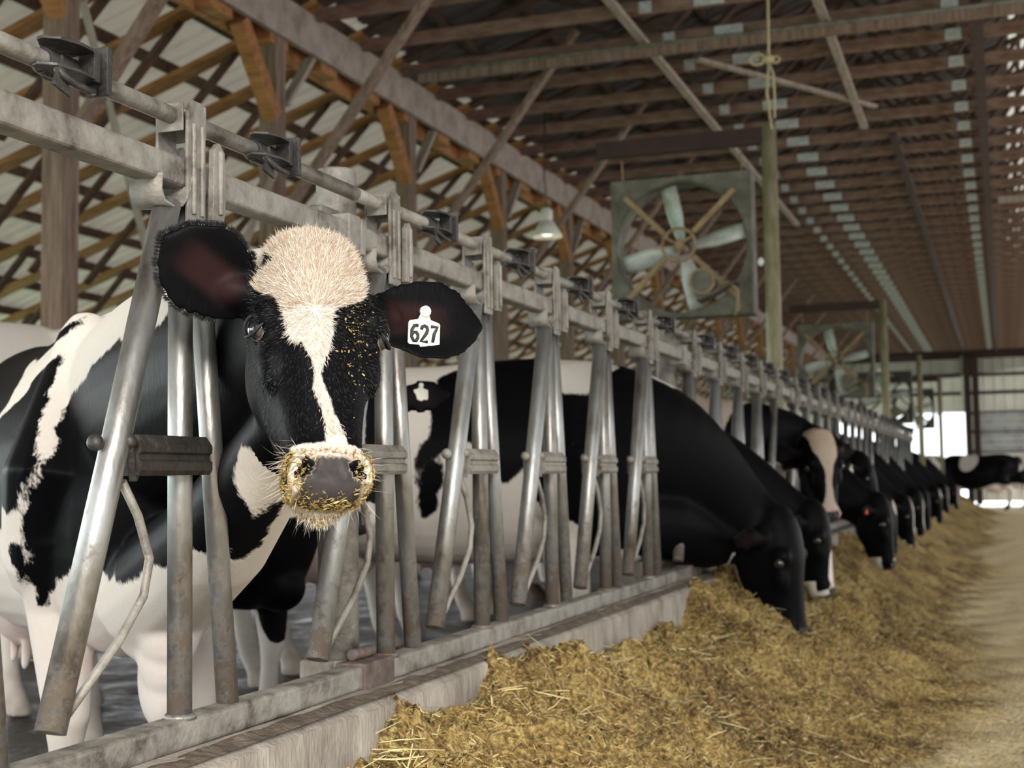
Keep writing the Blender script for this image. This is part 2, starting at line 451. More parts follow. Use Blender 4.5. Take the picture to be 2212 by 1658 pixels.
# loose thin brace laths between the first posts
for (a, b, lab) in (((-4.05, 7.0, 3.6), (-4.05, 8.25, .95), 'thin grey lath slanting down behind the first two posts'),
                    ((-3.6, 8.9, 2.95), (-3.6, 7.75, 1.3), 'thin pale lath rising to the second post from the camera')):
    o = thing('brace_lath', lab, 'lath', a, 'thin brace laths')
    d = np.subtract(b, a)
    MB().beam((0, 0, 0), d, .018, .05, up=(1, 0, 0)).build('lath_strip', M_WOOD_GREY, o)

# lean-to rafters on the cow side and the purlins under the sheets
TRUSS_Y = [11.99+.8165*n for n in range(-8, 39)]
def make_rafter(y):
    t = thing('lean_to_rafter', '', 'rafter', (XG, y, 0))
    z = lambda x: roof_z(x+XG)-.18
    MB().beam((-6.45, 0, z(-6.45)), (.05, 0, z(.05)), .042, .17, up=(0, 1, 0)).build('rafter_board', M_WOOD_ORANGE, t)
    for x0, ln in ((-.75, 1.0), (-2.5, .95), (-4.1, .75), (-5.4, .6)):
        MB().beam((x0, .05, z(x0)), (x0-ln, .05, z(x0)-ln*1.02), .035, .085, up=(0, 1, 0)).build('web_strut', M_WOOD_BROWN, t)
    return t
rf = make_rafter(TRUSS_Y[0])
for i, y in enumerate(TRUSS_Y):
    r = rf if i == 0 else copy_tree(rf)
    r.location.y = y
    tag(r, f'orange lean-to rafter under the pale roof, {ordinal(i+1)} from the camera end', group='lean-to rafters')
n = 0
for x in list(np.arange(EAVE_X+.15, RIDGE_X-.1, .62)) + list(np.arange(RIDGE_X+.3, 8.8, .62)):
    n += 1
    side = x > XG
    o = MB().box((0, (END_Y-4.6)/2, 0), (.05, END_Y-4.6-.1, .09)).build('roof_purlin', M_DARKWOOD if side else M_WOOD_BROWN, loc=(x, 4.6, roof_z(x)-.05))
    tag(o, f'long purlin under the roof sheets, {ordinal(n)} up from the left eave' if x < RIDGE_X else f'long purlin beyond the ridge, {ordinal(n)} from the left eave', 'purlin', 'roof purlins')

# ------------------------------------------------------------------ roof trusses over the alley
def make_truss():
    t = thing('roof_truss', '', 'truss', (0, TRUSS_Y[0], 4.05))
    x0, x1 = XG+.02, 2*RIDGE_X-XG
    MB().box(((x0+x1)/2, 0, .055), (x1-x0, .04, .105)).build('bottom_chord', M_TRUSS, t)
    rz = lambda x: roof_z(x)-4.05-.17
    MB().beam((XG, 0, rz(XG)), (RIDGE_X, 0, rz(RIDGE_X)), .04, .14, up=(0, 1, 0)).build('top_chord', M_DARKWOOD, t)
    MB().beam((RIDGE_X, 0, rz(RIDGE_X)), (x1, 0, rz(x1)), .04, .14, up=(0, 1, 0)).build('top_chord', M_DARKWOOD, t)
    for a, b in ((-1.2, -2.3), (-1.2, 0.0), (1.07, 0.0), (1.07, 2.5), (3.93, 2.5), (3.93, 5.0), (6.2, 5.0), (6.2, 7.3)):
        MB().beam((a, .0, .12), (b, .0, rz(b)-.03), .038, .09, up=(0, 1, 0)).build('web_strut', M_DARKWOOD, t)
    for x, w in ((-1.2, .1), (-.69, .24), (1.07, .13), (2.5, .12), (3.93, .13), (5.69, .24), (6.2, .1)):
        MB().box((x, -.022, .055), (w, .004, .095)).build('gusset_plate', M_PLATE, t)
    return t
tr = make_truss()
for i, y in enumerate(TRUSS_Y):
    r = tr if i == 0 else copy_tree(tr)
    r.location.y = y
    tag(r, f'brown timber roof truss with zinc gusset plates, {ordinal(i+1)} from the camera end', group='roof trusses')

def board(name, a, b, w, h, m, label, cat, group=None, up=(0, 0, 1)):
    o = MB().beam((0, 0, 0), np.subtract(b, a), w, h, up=up).build(name, m, loc=a)
    return tag(o, label, cat, group)
ct = thing('ceiling_timber', 'long crosswise timber with a grey conduit on top, slung under the trusses above the twine', 'timber', (-3.4, 10.9, 3.93))
MB().beam((0, 0, 0), (11.8, .15, 0), .05, .075).build('timber_board', M_WOOD_POST, ct)
MB().tube([(-.1, -.01, .056), (11.8, .14, .056)], .019, 12).build('conduit', M_GALV_DUSTY, ct)
board('lateral_brace', (-1.37, 6.0, 4.03), (-1.37, 20.0, 4.03), (.07), .04, M_WOOD_GREY, 'pale lengthwise board across the trusses, left of the twine', 'brace', 'lengthwise truss braces')
board('lateral_brace', (.16, 6.0, 4.03), (.09, 14.6, 4.03), (.07), .04, M_WOOD_GREY, 'pale lengthwise board across the trusses, right of the twine', 'brace', 'lengthwise truss braces')
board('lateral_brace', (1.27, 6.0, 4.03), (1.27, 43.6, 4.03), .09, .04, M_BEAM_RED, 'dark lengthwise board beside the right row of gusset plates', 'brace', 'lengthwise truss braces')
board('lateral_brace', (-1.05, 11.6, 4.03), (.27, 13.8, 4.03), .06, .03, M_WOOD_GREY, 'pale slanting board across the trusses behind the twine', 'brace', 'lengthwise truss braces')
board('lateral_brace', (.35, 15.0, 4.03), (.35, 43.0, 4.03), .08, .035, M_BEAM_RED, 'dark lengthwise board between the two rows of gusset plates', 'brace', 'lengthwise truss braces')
board('ceiling_timber', (1.4, 19.0, 3.98), (8.4, 19.2, 3.98), .06, .08, M_WOOD_GREY, 'pale crosswise timber under the trusses at the right edge', 'timber')

# hanging lamp in the lean-to
lp = thing('barn_lamp', 'pale bell-shaped hanging barn lamp in front of a girder post', 'lamp', (-2.86, 12.81, 2.79))
def lathe(prof, c, n=24):
    return [[V(c[0]+r*math.cos(a), c[1]+r*math.sin(a), c[2]+z) for a in np.arange(n)*2*math.pi/n] for r, z in prof]
MB().loft(lathe([(.155, 0), (.16, .01), (.11, .09), (.07, .16), (.05, .17), (.045, .16), (.1, .085), (.148, .008), (.155, 0)], (0, 0, 0)), cap=False).build('lamp_shade', M_LAMP, lp)
MB().loft(lathe([(.04, .16), (.06, .19), (.06, .27), (.03, .3)], (0, 0, 0))).build('ballast_housing', M_LAMP, lp)
MB().ball((0, 0, .06), (.09, .09, .045)).build('bulb', M_BULB, lp)
MB().tube([(0, 0, .29), (-.02, .01, .7), (0, 0, 1.265)], .008, 8).build('hanging_cord', M_CAST, lp)

# ------------------------------------------------------------------ fan posts, fans and twine
def fan_post(y, h, blen, label):
    t = thing('fan_post', label, 'post', (-.07, y, -.05), 'fan posts')
    MB().tube([(0, 0, 0), (0, 0, h)], .052, 20).build('post_tube', M_POST_OLIVE, t)
    MB().box((-blen/2, .0, h-.06), (blen, .07, .11)).build('cross_beam', M_BEAM_RED, t)
    MB().ball((-.07, -.03, h-.92), (.022, .022, .03)).tube([(-.07, -.03, h-.92), (-.03, 0, h-.92)], .01, 8).build('insulator', M_WHITE, t)
    return t
def box_fan(c, size, label, dark=False):
    mb_h = M_BLACKFRAME if dark else M_FAN_BOX
    t = thing('box_fan', label, 'fan', c, 'box fans')
    h, R = size/2, size*.472
    N = 48
    ang = np.arange(N)*2*math.pi/N + math.pi/4
    sq = [V(math.cos(a), 0, math.sin(a))*h/max(abs(math.cos(a)), abs(math.sin(a))) for a in ang]
    ci = [V(math.cos(a), 0, math.sin(a))*R for a in ang]
    ci2 = [V(math.cos(a), 0, math.sin(a))*R*.985 for a in ang]
    dep = V(0, .2, 0); lip = V(0, -.035, 0)
    MB().loft([[p*.985+lip*0+V(0, .19, 0) for p in sq], [p+V(0, .19, 0) for p in sq], sq, ci, [p+dep for p in ci], [p+dep*1.0 for p in ci2], [p+V(0, .012, 0) for p in ci2], [p*.985+V(0, .012, 0) for p in sq], [p*.985+V(0, .19, 0) for p in sq]], cap=False, smooth=False).build('housing', mb_h, t)
    for sx, sz in ((-1, 1), (1, 1), (-1, -1), (1, -1)):
        MB().beam((sx*size*.39, -.02, sz*size*.37), (sx*.10, -.05, sz*.085), .028, .035).build('support_strut', M_FAN_STRUT if not dark else M_BLACKFRAME, t)
    # hub pulley: rim, spokes and belt plane
    rim = [V(.115*math.cos(a), -.06, .115*math.sin(a)) for a in np.linspace(0, 2*math.pi, 33)]
    MB().tube(rim, .011, 8, cap=False).build('pulley', M_FAN_STRUT, t)
    sp_ = MB()
    for a in (.5, 2.6, 4.7): sp_.beam((0, -.06, 0), (.115*math.cos(a), -.06, .115*math.sin(a)), .03, .012)
    sp_.tube([(0, -.08, 0), (0, .12, 0)], .03, 14)
    sp_.build('hub', M_FAN_STRUT, t)
    for k in range(4):
        a = math.radians(103+90*k); rings = []
        er, et = V(math.cos(a), 0, math.sin(a)), V(-math.sin(a), 0, math.cos(a))
        for i, s in enumerate(np.linspace(0, 1, 8)):
            rr = .05+s*(R*.95-.05); w = .075+.075*min(1, s*2.2)-.02*s; tw = math.radians(38-18*s)
            ch = et*math.cos(tw)+V(0, 1, 0)*math.sin(tw); nn = np.cross(er, ch)
            rings.append([V(0, .09, 0)+er*rr+ch*(u*w)+nn*(.02*(1-(2*u)**2)+th) for u, th in ((-.5, .002), (-.25, .003), (0, .003), (.25, .003), (.5, .002), (.5, -.002), (.25, -.003), (0, -.003), (-.25, -.003), (-.5, -.002))])
        MB().loft(rings).build('blade', M_BLADE, t)
    MB().tube([(.17, -.14, -.27), (.17, .06, -.27)], .075, 18).build('motor', M_FAN_BOX, t)
    MB().tube([V(.17+.08*math.cos(a), -.13, -.27+.08*math.sin(a)) for a in np.linspace(0, 2*math.pi, 25)], .012, 8, cap=False).build('motor_ring', M_FAN_STRUT, t)
    MB().beam((.13, -.06, -.40), (.40, -.06, -.28), .16, .012).build('motor_shelf', mb_h, t)
    MB().tube([(.2, -.08, -.36), (.34, -.1, -.28), (.405, -.1, -.34), (.4, -.09, -.47), (.38, -.05, -.5)], .013, 8).build('cable', M_FAN_STRUT, t)
    for x in (-.43, .43):
        MB().tube([(x*size, .08, h-.01), (x*size*1.0, .06, h+.16)], .006, 8).build('hanger_rod', M_FAN_STRUT, t)
    return t
FANS = [(9.13, 2.79, False), (18.3, 2.7, False), (26.3, 2.62, True), (34.9, 2.78, True)]
lab_p = ['tall olive steel fan post rising from the fence, nearest the camera', 'second olive fan post, in front of the farther fan', 'third fan post along the fence, thin and far away', 'fourth fan post along the fence, near the bright doorway']
lab_f = ['large dusty box fan with pale blades and an X of ochre struts', 'second dusty box fan, half hidden beyond the first fan post', 'third box fan in a black square frame', 'fourth box fan in a black frame, above the bright doorway']
for (y, h, dk), lpz, lfn in zip(FANS, lab_p, lab_f):
    fan_post(y, h, 1.2, lpz)
    box_fan((-.70, y+.04, h-.05-.765), .98, lfn, dk)
tw = thing('twine', 'sisal twine tied in a bow, hanging from the roof to the first fan post', 'twine', (-.04, 9.02, 2.70))
MB().tube([(0, .05, 0), (-.02, .02, .25), (.0, 0, .42), (.0, .02, .6), (-.02, .2, 1.36)], .0095, 8).build('strand', M_TWINE, tw)
MB().ball((0, -.02, .46), (.045, .035, .03)).tube([V(-.07+.05*math.cos(a), -.02, .465+.035*math.sin(a)) for a in np.linspace(0, 6.28, 16)], .010, 6).tube([V(.045+.03*math.cos(a), -.01, .455+.022*math.sin(a)) for a in np.linspace(0, 6.28, 14)], .008, 6).tube([(0, 0, .45), (.03, -.01, .36), (.035, -.01, .2), (.03, -.01, .06)], .009, 6).build('bow', M_TWINE, tw)
# ------------------------------------------------------------------ headlock panels
PITCH_Y, PANEL = 0.61, 3.268
def make_panel(js, y_lo, joint=True):
    """headlock panel; local origin at the bottom of its first upright, runs along +Y"""
    t = thing('headlock_panel', '', 'headlock panel', (0, 2.857, 0), 'headlock panels')
    y_hi = PITCH_Y*4+.65
    MB().loft(rounded_rail((0, y_lo, .933), (0, y_hi, .933), .05, .052), smooth=False).build('top_rail', M_GALV_DUSTY, t)
    MB().loft(rounded_rail((0, y_lo, -.026), (0, y_hi+.02, -.026), .056, .05), smooth=False).build('bottom_rail', M_GALV_DUSTY, t)
    MB().tube([(.0, y_lo-.02, 1.034), (.0, y_hi+.035, 1.034)], .0155, 16).build('locking_pipe', M_GALV_DUSTY, t)
    if joint:
        jb = MB().box((0, -.105, -.026), (.072, .15, .062)).tube([(-.012, -.15, .018), (-.012, -.05, .018)], .013, 12).box((.03, -.13, -.062), (.02, .09, .012))
        jb.build('rail_joint', M_RUSTED, t, bevel=.004)
        jt = MB().box((0, -.21, .93), (.068, .055, .085)).box((0, -.165, .93), (.066, .02, .08)).box((-.045, -.2, .97), (.03, .09, .05))
        jt.build('rail_clamp', M_GALV_DUSTY, t, bevel=.004)
    for j in js:
        y = j*PITCH_Y
        MB().tube([(0, y, -.002), (0, y, .91)], .0215, 16).tube([(0, y, -.003), (0, y, .006)], [.03, .024], 14).build('upright_bar', M_GALV, t)
        MB().tube([(-.004, y+.16, -.002), (-.004, y+.052, .91)], .0205, 16).build('slanted_bar', M_GALV, t)
        # swinging lock bar with its bent spring rod
        lb = MB().tube([(.012, y-.058, .875), (.012, y-.2, .46), (.012, y-.352, .035)], .0235, 18)
        lb = lb.build('lock_bar', M_GALV, t)
        MB().tube([(.018, y-.19, .40), (.02, y-.15, .345), (.02, y-.118, .275), (.02, y-.135, .215), (.02, y-.2, .15), (.018, y-.325, .055)], .0075, 10).build('spring_rod', M_GALV_DUSTY, lb)
        # latch box between lock bar and upright
        bx = MB()
        prof = [(.03, .476), (.042, .46), (.042, .448), (.036, .444), (.036, .436), (.042, .432), (.042, .418), (.036, .410), (-.03, .410), (-.03, .476)]
        bx.loft([[V(x, yy, z) for x, z in prof] for yy in (y-.172, y+.036)], smooth=False)
        bx.ball((.032, y-.19, .464), .012, 12, 8).ball((.0, y-.235, .462), (.014, .012, .014), 12, 8).beam((.03, y-.185, .46), (.02, y-.16, .405), .012, .02)
        bx.build('latch_box', M_CAST if j == 99 else M_GALV_DUSTY, t)
        # bracket that clamps the top rail and carries the locking pipe
        br = MB()
        for xx in (.03, -.03):
            br.prism([(-.028, .845), (.028, .845), (.028, 1.04), (.014, 1.062), (-.014, 1.062), (-.028, 1.04)], (xx, y, 0), ((0, 1, 0), (0, 0, 1), (1, 0, 0)), .006)
            br.tube([(xx*1.15, y-.012, .86), (xx*1.15, y-.012, 1.02)], .005, 8).tube([(xx*1.15, y+.014, .86), (xx*1.15, y+.014, 1.02)], .005, 8)
            br.prism([(.036, .858), (.072, .858), (.078, .9), (.074, .985), (.056, 1.0), (.04, .985)], (xx*1.25, y, 0), ((0, 1, 0), (0, 0, 1), (1, 0, 0)), .012)
            br.tube([(xx*1.5, y+.057, .87), (xx*1.5, y+.057, .985)], .0055, 8)
        br.box((0, y+.03, 1.03), (.062, .006, .06)).box((0, y-.03, 1.03), (.05, .005, .05))
        br.build('top_bracket', M_GALV_DUSTY, t, bevel=.0015)
        # bent strap under the rail from which the lock bar hangs
        st = []
        for s_, z_ in ((-.105, .915), (-.108, .885), (-.1, .868), (-.075, .862), (-.045, .868), (-.028, .885), (-.02, .91), (-.012, .95)):
            st.append((s_, z_))
        sm = MB()
        sm.loft([[V(xx, y+s_, z_) for xx, dz in ((-.03, 0), (.034, 0))] + [V(xx, y+s_+.003, z_+.004) for xx in (.034, -.03)] for s_, z_ in st], smooth=True)
        sm.build('hanger_strap', M_GALV_DUSTY, t)
        # cast latch clip on the locking pipe in mid-stall
        yc = y+.285
        cl = MB().tube([(0, yc-.045, 1.034), (0, yc+.05, 1.034)], .021, 16)
        for zz, ln in ((1.060, .068), (1.018, .08)):
            wing = [(0, -.07), (.012, -.075), (.034, -.055), (.044, -.01), (.042, .03), (.03, .045), (-.02, .045), (-.03, .0), (-.015, -.04)]
            cl.prism([(a, b*ln/.085) for a, b in wing], (0.008, yc-.01, zz), ((1, 0, 0), (0, 1, 0), (0, 0, 1)), .005)
        cl.box((.03, yc+.03, 1.04), (.03, .016, .05)).box((.034, yc+.048, 1.036), (.04, .012, .075)).tube([(.03, yc+.05, 1.058), (.03, yc+.066, 1.058)], .017, 14)
        cl.tube([(.03, yc+.045, 1.006), (.045, yc+.01, .996), (.05, yc-.03, .995), (.045, yc-.052, 1.004), (.035, yc-.055, 1.016)], .006, 8)
        cl.prism([(-.02, -.02), (.02, -.03), (.0, .03)], (.04, yc-.05, 1.006), ((0, 1, 0), (0, 0, 1), (1, 0, 0)), .006)
        cl.build('pipe_clip', M_CAST, t, bevel=.0012)
    return t
near = make_panel([2, 3, 4], 1.0, joint=False)
near.location.y = 2.857-PANEL
tag(near, 'nearest galvanised headlock panel, left of the stub post')
for nm in ('latch_box',):
    for ch in near.children:
        if ch.name.startswith(nm): ch.data.materials[0] = M_CAST; ch['label'] = 'dark worn latch box'
pan = make_panel(range(5), -.14)
tag(pan, 'galvanised headlock panel starting behind the tagged cow, second from the camera')
for i in range(1, 6):
    c = copy_tree(pan); c.location.y = 2.857+PANEL*i
    tag(c, f'galvanised headlock panel, {ordinal(i+2)} along the kerb from the camera')

# stub posts that hold the panels between the fan posts
def stub(y):
    t = thing('fence_post', '', 'post', (-.085, y, COW_Z), 'stub fence posts')
    top = 1.11-COW_Z
    MB().tube([(0, 0, 0), (0, 0, top-.006), (0, 0, top)], [.046, .046, .043], 24).build('post_tube', M_GALV_DUSTY, t)
    MB().box((-.02, .0, .25), (.11, .1, .5)).build('concrete_foot', M_KERB, t, bevel=.01)
    for z in (1.43, .475): MB().box((.05, -.05, z), (.05, .06, .06)).build('rail_bracket', M_GALV_DUSTY, t, bevel=.004)
    return t
s0 = stub(2.79)
tag(s0, 'thick grey stub post behind the rails, just left of the tagged cow\'s head top')
for i in range(1, 7):
    y = 2.79+PANEL*i
    if min(abs(y-f[0]) for f in FANS) < .75: continue
    c = copy_tree(s0); c.location.y = y
    tag(c, f'grey stub post at the {ordinal(i+1)} gap between headlock panels from the camera')

# ------------------------------------------------------------------ feed
def feed_z(x, y):
    x = np.asarray(x, float); y = np.asarray(y, float)
    d = np.clip(x-.1, 0, None)
    crest = -.155 + .03*np.sin(y*2.3+.4) + .022*np.sin(y*5.7)
    crest = np.where(y < 2.6, crest-.03*(2.6-y), crest)
    crest = crest+.07*np.exp(-((y-6.35)/.4)**2)
    wid = .56+.08*np.sin(y*.9+1.0)+.1*np.exp(-np.clip(y-2,0,None)/2.5)
    z = ALLEY_Z+.004 + (crest-ALLEY_Z)*np.exp(-(d/wid)**1.75)
    lump = np.exp(-(d/.95)**2)
    z = z + lump*1.5*(.03*np.sin(x*9+y*4.1)*np.sin(y*6.3-x*3) + .018*np.sin(x*17-y*9)+.014*np.sin(y*21+x*13)*np.sin(x*23))
    return np.maximum(z, ALLEY_Z+.003)
m, nt, p = new_mat('chopped_silage')
tc = nd(nt, 'ShaderNodeTexCoord')
n1 = nd(nt, 'ShaderNodeTexNoise', Scale=3.2, Detail=5); n2 = nd(nt, 'ShaderNodeTexNoise', Scale=70, Detail=6)
for q in (n1, n2): nt.links.new(tc.outputs['Object'], q.inputs['Vector'])
mm = nd(nt, 'ShaderNodeMix', data_type='FLOAT'); mm.inputs[0].default_value = .6
nt.links.new(n1.outputs['Fac'], mm.inputs[2]); nt.links.new(n2.outputs['Fac'], mm.inputs[3])
feedcol = ramp(nt, mm.outputs[0], [(.38, (.05, .026, .007)), (.48, (.2, .125, .036)), (.57, (.38, .27, .09)), (.70, (.55, .44, .2))])  # dark stops put crevice shade into the feed colour
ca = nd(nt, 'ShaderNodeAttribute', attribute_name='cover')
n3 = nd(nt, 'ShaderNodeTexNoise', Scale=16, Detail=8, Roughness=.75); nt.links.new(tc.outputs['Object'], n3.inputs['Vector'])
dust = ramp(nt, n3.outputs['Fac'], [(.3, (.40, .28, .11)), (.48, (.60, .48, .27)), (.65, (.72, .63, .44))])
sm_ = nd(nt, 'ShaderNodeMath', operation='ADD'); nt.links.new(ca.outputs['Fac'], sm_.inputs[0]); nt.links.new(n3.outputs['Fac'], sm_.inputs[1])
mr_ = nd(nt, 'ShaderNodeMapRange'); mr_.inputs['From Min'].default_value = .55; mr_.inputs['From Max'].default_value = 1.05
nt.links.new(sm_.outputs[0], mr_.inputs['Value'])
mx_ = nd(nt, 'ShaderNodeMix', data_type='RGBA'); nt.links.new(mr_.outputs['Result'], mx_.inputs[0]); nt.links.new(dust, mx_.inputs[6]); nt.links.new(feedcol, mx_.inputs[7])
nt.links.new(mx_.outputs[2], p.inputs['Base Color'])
p.inputs['Roughness'].default_value = .9
bp = nd(nt, 'ShaderNodeBump', Strength=.9, Distance=.02); nt.links.new(n2.outputs['Fac'], bp.inputs['Height']); nt.links.new(bp.outputs['Normal'], p.inputs['Normal'])
M_FEED = m
m, nt, p = new_mat('straw_bits')
at = nd(nt, 'ShaderNodeAttribute', attribute_name='tone')
nt.links.new(ramp(nt, at.outputs['Fac'], [(0, (.10, .055, .015)), (.35, (.30, .19, .055)), (.7, (.45, .33, .12)), (.93, (.62, .52, .26)), (1, (.5, .52, .3))]), p.inputs['Base Color'])
p.inputs['Roughness'].default_value = .75
M_STRAW = m

def blades(name, P, L, W, rng, spread=.45, parent=None, N=None, tone=None):
    """thin bent flakes of chopped hay laid on points P"""
    k = len(P)
    az = rng.random(k)*2*math.pi; el = rng.normal(0, spread, k)
    d = np.stack([np.cos(az)*np.cos(el), np.sin(az)*np.cos(el), np.abs(np.sin(el))], 1)
    if N is not None:
        d = d - N*np.sum(d*N, 1, keepdims=True)*.9; d /= np.linalg.norm(d, axis=1, keepdims=True)
    s = np.cross(d, rng.normal(0, 1, (k, 3))); s /= np.linalg.norm(s, axis=1, keepdims=True)
    bend = np.cross(d, s)*(L*rng.normal(0, .12, k))[:, None]
    a = P-d*(L/2)[:, None]; c = P+d*(L/2)[:, None]; mid = P+bend
    w = s*(W/2)[:, None]
    vs = np.stack([a-w*.6, a+w*.6, mid+w, mid-w, c+w*.5, c-w*.5], 1).reshape(-1, 3)
    b = np.arange(k)*6
    fs = np.concatenate([np.stack([b, b+1, b+2, b+3], 1), np.stack([b+3, b+2, b+4, b+5], 1)])
    me = bpy.data.meshes.new(name)
    me.vertices.add(len(vs)); me.vertices.foreach_set('co', vs.ravel().astype(np.float32))
    me.loops.add(fs.size); me.loops.foreach_set('vertex_index', fs.ravel().astype(np.int32))
    me.polygons.add(len(fs)); me.polygons.foreach_set('loop_start', (np.arange(len(fs))*4).astype(np.int32))
    me.polygons.foreach_set('loop_total', np.full(len(fs), 4, np.int32))
    me.update(calc_edges=True)
    t_ = rng.random(k)**1.35 if tone is None else tone
    me.attributes.new('tone', 'FLOAT', 'POINT').data.foreach_set('value', np.repeat(t_, 6).astype(np.float32))
    me.materials.append(M_STRAW)
    o = bpy.data.objects.new(name, me); COL.objects.link(o)
    if parent is not None: o.parent = parent
    return o

def feed_heap():
    xs = np.concatenate([np.linspace(.085, 1.1, 70), np.linspace(1.14, 2.6, 26)])
    ys = np.concatenate([np.arange(1.5, 8, .016), np.arange(8, 16, .05), np.arange(16, 37, .15)])
    X, Y = np.meshgrid(xs, ys)
    Z = feed_z(X, Y)
    rr = np.random.default_rng(5)
    amp = np.exp(-((X-.1)/.9)**2)*.011+.0015
    Z = Z + rr.normal(0, 1, Z.shape)*amp*np.where(Y < 9, 1, .5)
    nx, ny = len(xs), len(ys)
    vs = np.stack([X, Y, Z], -1).reshape(-1, 3)
    i, j = np.meshgrid(np.arange(ny-1), np.arange(nx-1), indexing='ij')
    b = (i*nx+j).ravel()
    fs = np.stack([b, b+1, b+nx+1, b+nx], 1)
    me = bpy.data.meshes.new('feed'); me.from_pydata(vs.tolist(), [], fs.tolist()); me.update()
    me.polygons.foreach_set('use_smooth', [True]*len(me.polygons))
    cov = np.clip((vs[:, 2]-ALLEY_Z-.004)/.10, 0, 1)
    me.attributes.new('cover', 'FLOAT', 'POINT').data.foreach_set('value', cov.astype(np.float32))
    me.materials.append(M_FEED)
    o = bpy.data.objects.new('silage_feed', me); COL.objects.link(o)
    tag(o, 'long golden heap of chopped silage and hay against the kerb', 'feed', kind='stuff')
    # loose flakes on its surface: dense near the camera, thinner down the alley
    r2 = np.random.default_rng(8)
    k = 110000
    y = 1.6+ (r2.random(k)**1.8)*10.5
    x = .1+np.abs(r2.normal(0, .62, k))
    ok = x < .55+.9*r2.random(len(x))*np.clip(1.6-y/9, .25, 1.6); x, y = x[ok], y[ok]
    P_ = np.stack([x, y, feed_z(x, y)+r2.random(len(x))*.014], 1)
    L_ = np.exp(r2.normal(-4.15, .45, len(x))); L_ = np.clip(L_, .006, .05); W_ = np.clip(L_*.11, .0012, .0035)
    blades('loose_chaff', P_, L_, W_, r2, parent=o)['kind'] = 'stuff'
    k = 500
    y = 1.9+(r2.random(k)**1.6)*7; x = .1+np.abs(r2.normal(0, .5, k))
    P_ = np.stack([x, y, feed_z(x, y)+.014+r2.random(k)*.012], 1)
    blades('straw_stem', P_, r2.uniform(.06, .15, k), r2.uniform(.002, .0035, k), r2, spread=.22, parent=o, tone=.85+.15*r2.random(k))['kind'] = 'stuff'
feed_heap()
# ------------------------------------------------------------------ cows
def coat_mat(name, spots=False):
    """short cow hair: white and black by the signed 'black' field, plus bare pink, dark nose, horn and soiled areas"""
    m, nt, p = new_mat(name)
    tc = nd(nt, 'ShaderNodeTexCoord')
    def att(a):
        return nd(nt, 'ShaderNodeAttribute', attribute_name=a).outputs['Fac']
    def math_(op, a, b):
        q = nd(nt, 'ShaderNodeMath', operation=op)
        for i, v in enumerate((a, b)):
            if hasattr(v, 'links'): nt.links.new(v, q.inputs[i])
            else: q.inputs[i].default_value = v
        return q.outputs[0]
    def mix(f, a, b):
        q = nd(nt, 'ShaderNodeMix', data_type='RGBA')
        nt.links.new(f, q.inputs[0])
        for i, v in ((6, a), (7, b)):
            if hasattr(v, 'links'): nt.links.new(v, q.inputs[i])
            else: q.inputs[i].default_value = (*v, 1)
        return q.outputs[2]
    def noise(s, d=4, stretch=None):
        q = nd(nt, 'ShaderNodeTexNoise', Scale=s, Detail=d)
        if stretch:
            mp = nd(nt, 'ShaderNodeMapping'); mp.inputs['Scale'].default_value = stretch
            nt.links.new(tc.outputs['Object'], mp.inputs['Vector']); nt.links.new(mp.outputs['Vector'], q.inputs['Vector'])
        else: nt.links.new(tc.outputs['Object'], q.inputs['Vector'])
        return q.outputs['Fac']
    hair = noise(150, 3, (1, 1, .28)); wob = noise(14, 4)
    e = math_('ADD', att('black'), math_('MULTIPLY', math_('SUBTRACT', hair, .5), .010))
    e = math_('ADD', e, math_('MULTIPLY', math_('SUBTRACT', wob, .5), .018))
    mr = nd(nt, 'ShaderNodeMapRange', interpolation_type='SMOOTHSTEP')
    mr.inputs['From Min'].default_value = -.0025; mr.inputs['From Max'].default_value = .0025
    nt.links.new(e, mr.inputs['Value'])
    blk = mr.outputs['Result']
    white = mix(math_('MULTIPLY', att('tan'), math_('ADD', .35, hair)), (.70, .67, .63), (.46, .33, .23))
    white = mix(att('pink'), white, (.66, .40, .36))
    base = mix(blk, white, (.0028, .0028, .0036))
    base = mix(math_('MULTIPLY', att('soil'), math_('ADD', .25, wob)), base, (.13, .085, .055))
    pad = mix(noise(60, 4), (.02, .018, .02), (.075, .066, .064))
    base = mix(att('pad'), base, pad)
    base = mix(att('ear_in'), base, (.04, .017, .017))
    nt.links.new(base, p.inputs['Base Color'])
    rg = nd(nt, 'ShaderNodeMix', data_type='FLOAT'); nt.links.new(blk, rg.inputs[0]); rg.inputs[2].default_value = .75; rg.inputs[3].default_value = .48
    rg2 = nd(nt, 'ShaderNodeMix', data_type='FLOAT'); nt.links.new(att('pad'), rg2.inputs[0]); nt.links.new(rg.outputs[0], rg2.inputs[2]); rg2.inputs[3].default_value = .36
    nt.links.new(rg2.outputs[0], p.inputs['Roughness'])
    p.inputs['Specular IOR Level'].default_value = .055
    bp = nd(nt, 'ShaderNodeBump', Strength=.22, Distance=.004)
    nt.links.new(hair, bp.inputs['Height']); nt.links.new(bp.outputs['Normal'], p.inputs['Normal'])
    return m
M_COAT = coat_mat('cow_coat')
def simple(name, col, rough, spec=.5, coat=0):
    m, nt, p = new_mat(name)
    p.inputs['Base Color'].default_value = (*col, 1); p.inputs['Roughness'].default_value = rough
    p.inputs['Specular IOR Level'].default_value = spec; p.inputs['Coat Weight'].default_value = coat
    return m
